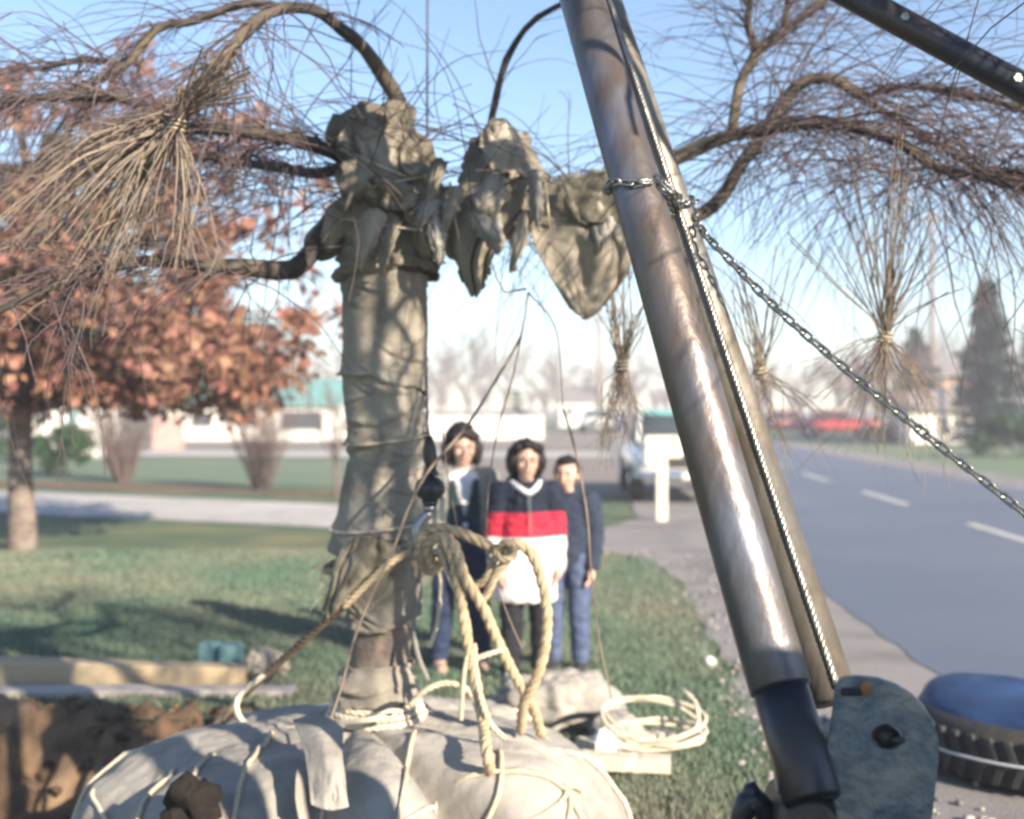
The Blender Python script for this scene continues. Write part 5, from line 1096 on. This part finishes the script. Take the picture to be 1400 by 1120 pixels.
def top_parka(K, sh, el, wr, HC):
    b = MB(); b.capsule(V(0, .01, 1.075), .095, V(0, 0, .86), .118, sq=(1.3, .95, 1)); b.tube([V(0, 0, .98), V(0, 0, .80), V(0, 0, .62), V(0, 0, .475)], [.105, .118, .124, .128], 28, flat=1.36); b.capsule(V(-.10, .01, 1.09), .070, V(.10, .01, 1.09), .070)
    for i in (0, 1): b.capsule(sh[i], .062, el[i], .056); b.capsule(el[i], .056, wr[i], .048)
    for j in range(len(b.v)): b.v[j].z = max(b.v[j].z, .48)
    remeshed(b, 'parka', M['parka'], K, voxel=.010, smooth=2, disp=cloth_disp(.010))
    b = MB()
    for k in range(12): a = math.pi * (.08 + .84 * k / 11); b.ball(V(math.cos(a) * .082, .015 + math.sin(a) * .075, 1.155 + .012 * math.sin(a)), (.034, .034, .034), 10, 8)
    remeshed(b, 'hood', M['navy'], K, voxel=.010, smooth=3, disp=cloth_disp(.006))
    b = MB(); b.tube(smooth_path([V(-.085, .0, 1.155), V(-.045, -.075, 1.125), V(0, -.10, 1.10), V(.045, -.075, 1.125), V(.085, .0, 1.155)], .01), .016, 10); b.build('collar', M['shirt'], K, local=True)
    b = MB(); b.tube([V(0, -.118, 1.10), V(.004, -.155, .86)], .004, 6); b.build('zip', M['coat_grey'], K, local=True)
def top_vest(K, sh, el, wr, HC):
    b = MB(); b.capsule(V(0, .005, 1.06), .088, V(0, 0, .86), .098, sq=(1.28, .85, 1)); b.capsule(V(-.09, .008, 1.095), .052, V(.09, .008, 1.095), .052); b.capsule(V(0, .01, 1.13), .052, V(0, .012, 1.16), .046)
    remeshed(b, 'shirt', M['shirt'], K, voxel=.009, smooth=2)
    b = MB(); b.capsule(V(0, .01, 1.04), .098, V(0, 0, .74), .108, sq=(1.30, .88, 1)); b.capsule(V(-.11, .012, 1.085), .054, V(.11, .012, 1.085), .054)
    for j in range(len(b.v)): b.v[j].z = max(b.v[j].z, .66)
    o = remeshed(b, 'vest', M['teal_vest'], K, voxel=.009, smooth=2, disp=cloth_disp(.005))
    bm = bmesh.new(); bm.from_mesh(o.data); kill = [f for f in bm.faces if f.calc_center_median().y < .02 and f.calc_center_median().z > .885 and abs(f.calc_center_median().x) < .056 * (f.calc_center_median().z - .885) / .22]
    bmesh.ops.delete(bm, geom=kill, context='FACES'); bm.to_mesh(o.data); bm.free()
    for z in (.84, .77): b = MB(); b.tube([V(0, -.098, z), V(0, -.108, z)], [.017, .014], 14); b.build('button', M['shirt'], o, local=True)
    b = MB()
    for i, sx in enumerate((-1, 1)):
        b.capsule(sh[i], .066, el[i], .056); b.capsule(el[i], .055, wr[i], .044); b.capsule(sh[i] + V(-sx * .04, .02, .01), .058, V(sx * .115, .05, .74), .062); b.capsule(V(sx * .12, -.03, 1.07), .035, V(sx * .14, -.045, .74), .040)
    b.capsule(V(-.10, .06, 1.07), .055, V(.10, .06, 1.07), .055); b.capsule(V(0, .07, 1.0), .08, V(0, .075, .74), .09, sq=(1.3, .6, 1))
    for j in range(len(b.v)): b.v[j].z = max(b.v[j].z, .62)
    remeshed(b, 'coat', M['coat_grey'], K, voxel=.010, smooth=2, disp=cloth_disp(.008))
def top_jacket(K, sh, el, wr, HC):
    b = MB(); b.capsule(V(0, .005, 1.06), .100, V(0, 0, .76), .118, sq=(1.32, .9, 1)); b.capsule(V(-.11, .008, 1.09), .066, V(.11, .008, 1.09), .066)
    for i in (0, 1): b.capsule(sh[i], .068, el[i], .060); b.capsule(el[i], .060, wr[i] + (el[i] - wr[i]) * .12, .046)
    for j in range(len(b.v)): b.v[j].z = max(b.v[j].z, .66)
    remeshed(b, 'jacket', M['navy'], K, voxel=.010, smooth=2, disp=cloth_disp(.009))
    b = MB(); b.tube([V(math.cos(a) * .062, .01 + math.sin(a) * .06, 1.15) for a in [2 * math.pi * k / 20 for k in range(21)]], .018, 10); b.build('collar', M['navy'], K, local=True)
    b = MB(); b.tube([V(0, -.098, 1.10), V(0, -.118, .70)], .004, 6); b.build('zip', M['chrome'], K, local=True)
hair_bob = [((0, .035, .052), (.100, .098, .092)), ((0, -.045, .088), (.072, .052, .030)), ((-.086, .025, -.02), (.034, .062, .085)), ((.086, .025, -.02), (.034, .062, .085)), ((0, .075, -.02), (.092, .045, .10)), ((0, .02, .112), (.070, .07, .04)), ((-.05, -.06, .068), (.04, .035, .026)), ((.05, -.06, .068), (.04, .035, .026)), ((0, .01, .125), (.035, .04, .035))]
hair_round = [((0, .035, .050), (.092, .094, .085)), ((0, -.035, .100), (.060, .050, .028)), ((-.082, .02, .0), (.032, .060, .085)), ((.082, .02, .0), (.032, .060, .085)), ((0, .075, -.02), (.085, .045, .095)), ((-.055, -.045, .078), (.035, .035, .03)), ((.055, -.045, .078), (.035, .035, .03))]
hair_short = [((0, .035, .048), (.083, .086, .076)), ((0, -.045, .085), (.060, .040, .026)), ((-.070, .03, .02), (.018, .050, .045)), ((.070, .03, .02), (.018, .050, .045)), ((0, .075, .0), (.068, .034, .06))]
STRIDE = dict(knee=[V(-.12, -.06, .41), V(.09, -.01, .40)], ankle=[V(-.14, -.03, .075), V(.12, .04, .075)], elbow=[V(-.21, .03, .87), V(.20, .02, .87)], wrist=[V(-.185, -.07, .70), V(.19, -.06, .68)])
child('child with dark fringe in white shirt, dark vest and open grey coat, nearest the trunk', V(hs(632, 7.4), 7.4, .0), R(12), 1.035, STRIDE, top_vest, M['jeans_dark'], M['shoe_tan'], hair_bob)
child('dark-haired child in a navy, red and white banded parka, between two others', V(hs(719, 7.05), 7.05, .0), R(8), .985, ST, top_parka, M['trousers'], M['shoe_white'], hair_round)
child('short-haired child in navy jacket and blue jeans half behind the banded parka', V(hs(775, 7.35), 7.35, .0), R(-14), .915, ST, top_jacket, M['jeans'], M['shoe_dark'], hair_short)

# ------------------------------------------------------------------ truck added out of frame, its cab sized to shade the bracket plate
b = MB(); loft(b, [(-1.6, .36, .55, 1.35), (-1.5, .44, .50, 1.45), (-.75, .45, .50, 1.5)], e=5)
for i in range(len(b.v)): b.v[i].x += 1.78
b.build('shade_truck_hood', M['tarp'], RIG)
b = MB(); loft(b, [(-.75, .45, .50, 1.5), (-.55, .45, .50, 2.0), (-.45, .45, .50, 2.09), (.5, .45, .50, 2.09), (.56, .43, .52, 2.04)], e=6)
for i in range(len(b.v)): b.v[i].x += 1.78
b.build('shade_truck_cab', M['tarp'], RIG)
for x in (1.325, 2.235):
    b = MB(); b.box((x - .006, -.4, 1.5), (x + .006, .3, 1.88), bev=.004); b.build('shade_truck_window', M['glass'], RIG)
for (x, y) in ((1.42, -1.1), (2.14, -1.1), (1.42, .95), (2.14, .95)):
    b = MB(); b.tube([V(x - .1, y, .42), V(x - .08, y, .42), V(x + .08, y, .42), V(x + .1, y, .42)], [.33, .42, .42, .33], 28); b.build('wheel', M['rubber'], RIG)
b = MB(); b.box((1.35, -1.55, .42), (2.2, 2.0, .56), bev=.02); b.build('added_chassis', M['steel_dark'], RIG)

# ------------------------------------------------------------------ thin winter haze
b = MB(); b.box((-260, -40, -2), (260, 330, 14)); hz = b.build('haze', [], base=(0, 0, 0)); tag(hz, 'thin pale winter haze over the fields', 'haze', kind='stuff')
hm = bpy.data.materials.new('haze'); hm.use_nodes = True; nt = hm.node_tree; nt.nodes.remove(nt.nodes['Principled BSDF'])
pv = nt.nodes.new('ShaderNodeVolumePrincipled'); pv.inputs['Color'].default_value = (.90, .90, 1, 1); pv.inputs['Density'].default_value = .0029; pv.inputs['Anisotropy'].default_value = .0
nt.links.new(pv.outputs[0], nt.nodes['Material Output'].inputs['Volume']); hz.data.materials.clear(); hz.data.materials.append(hm)
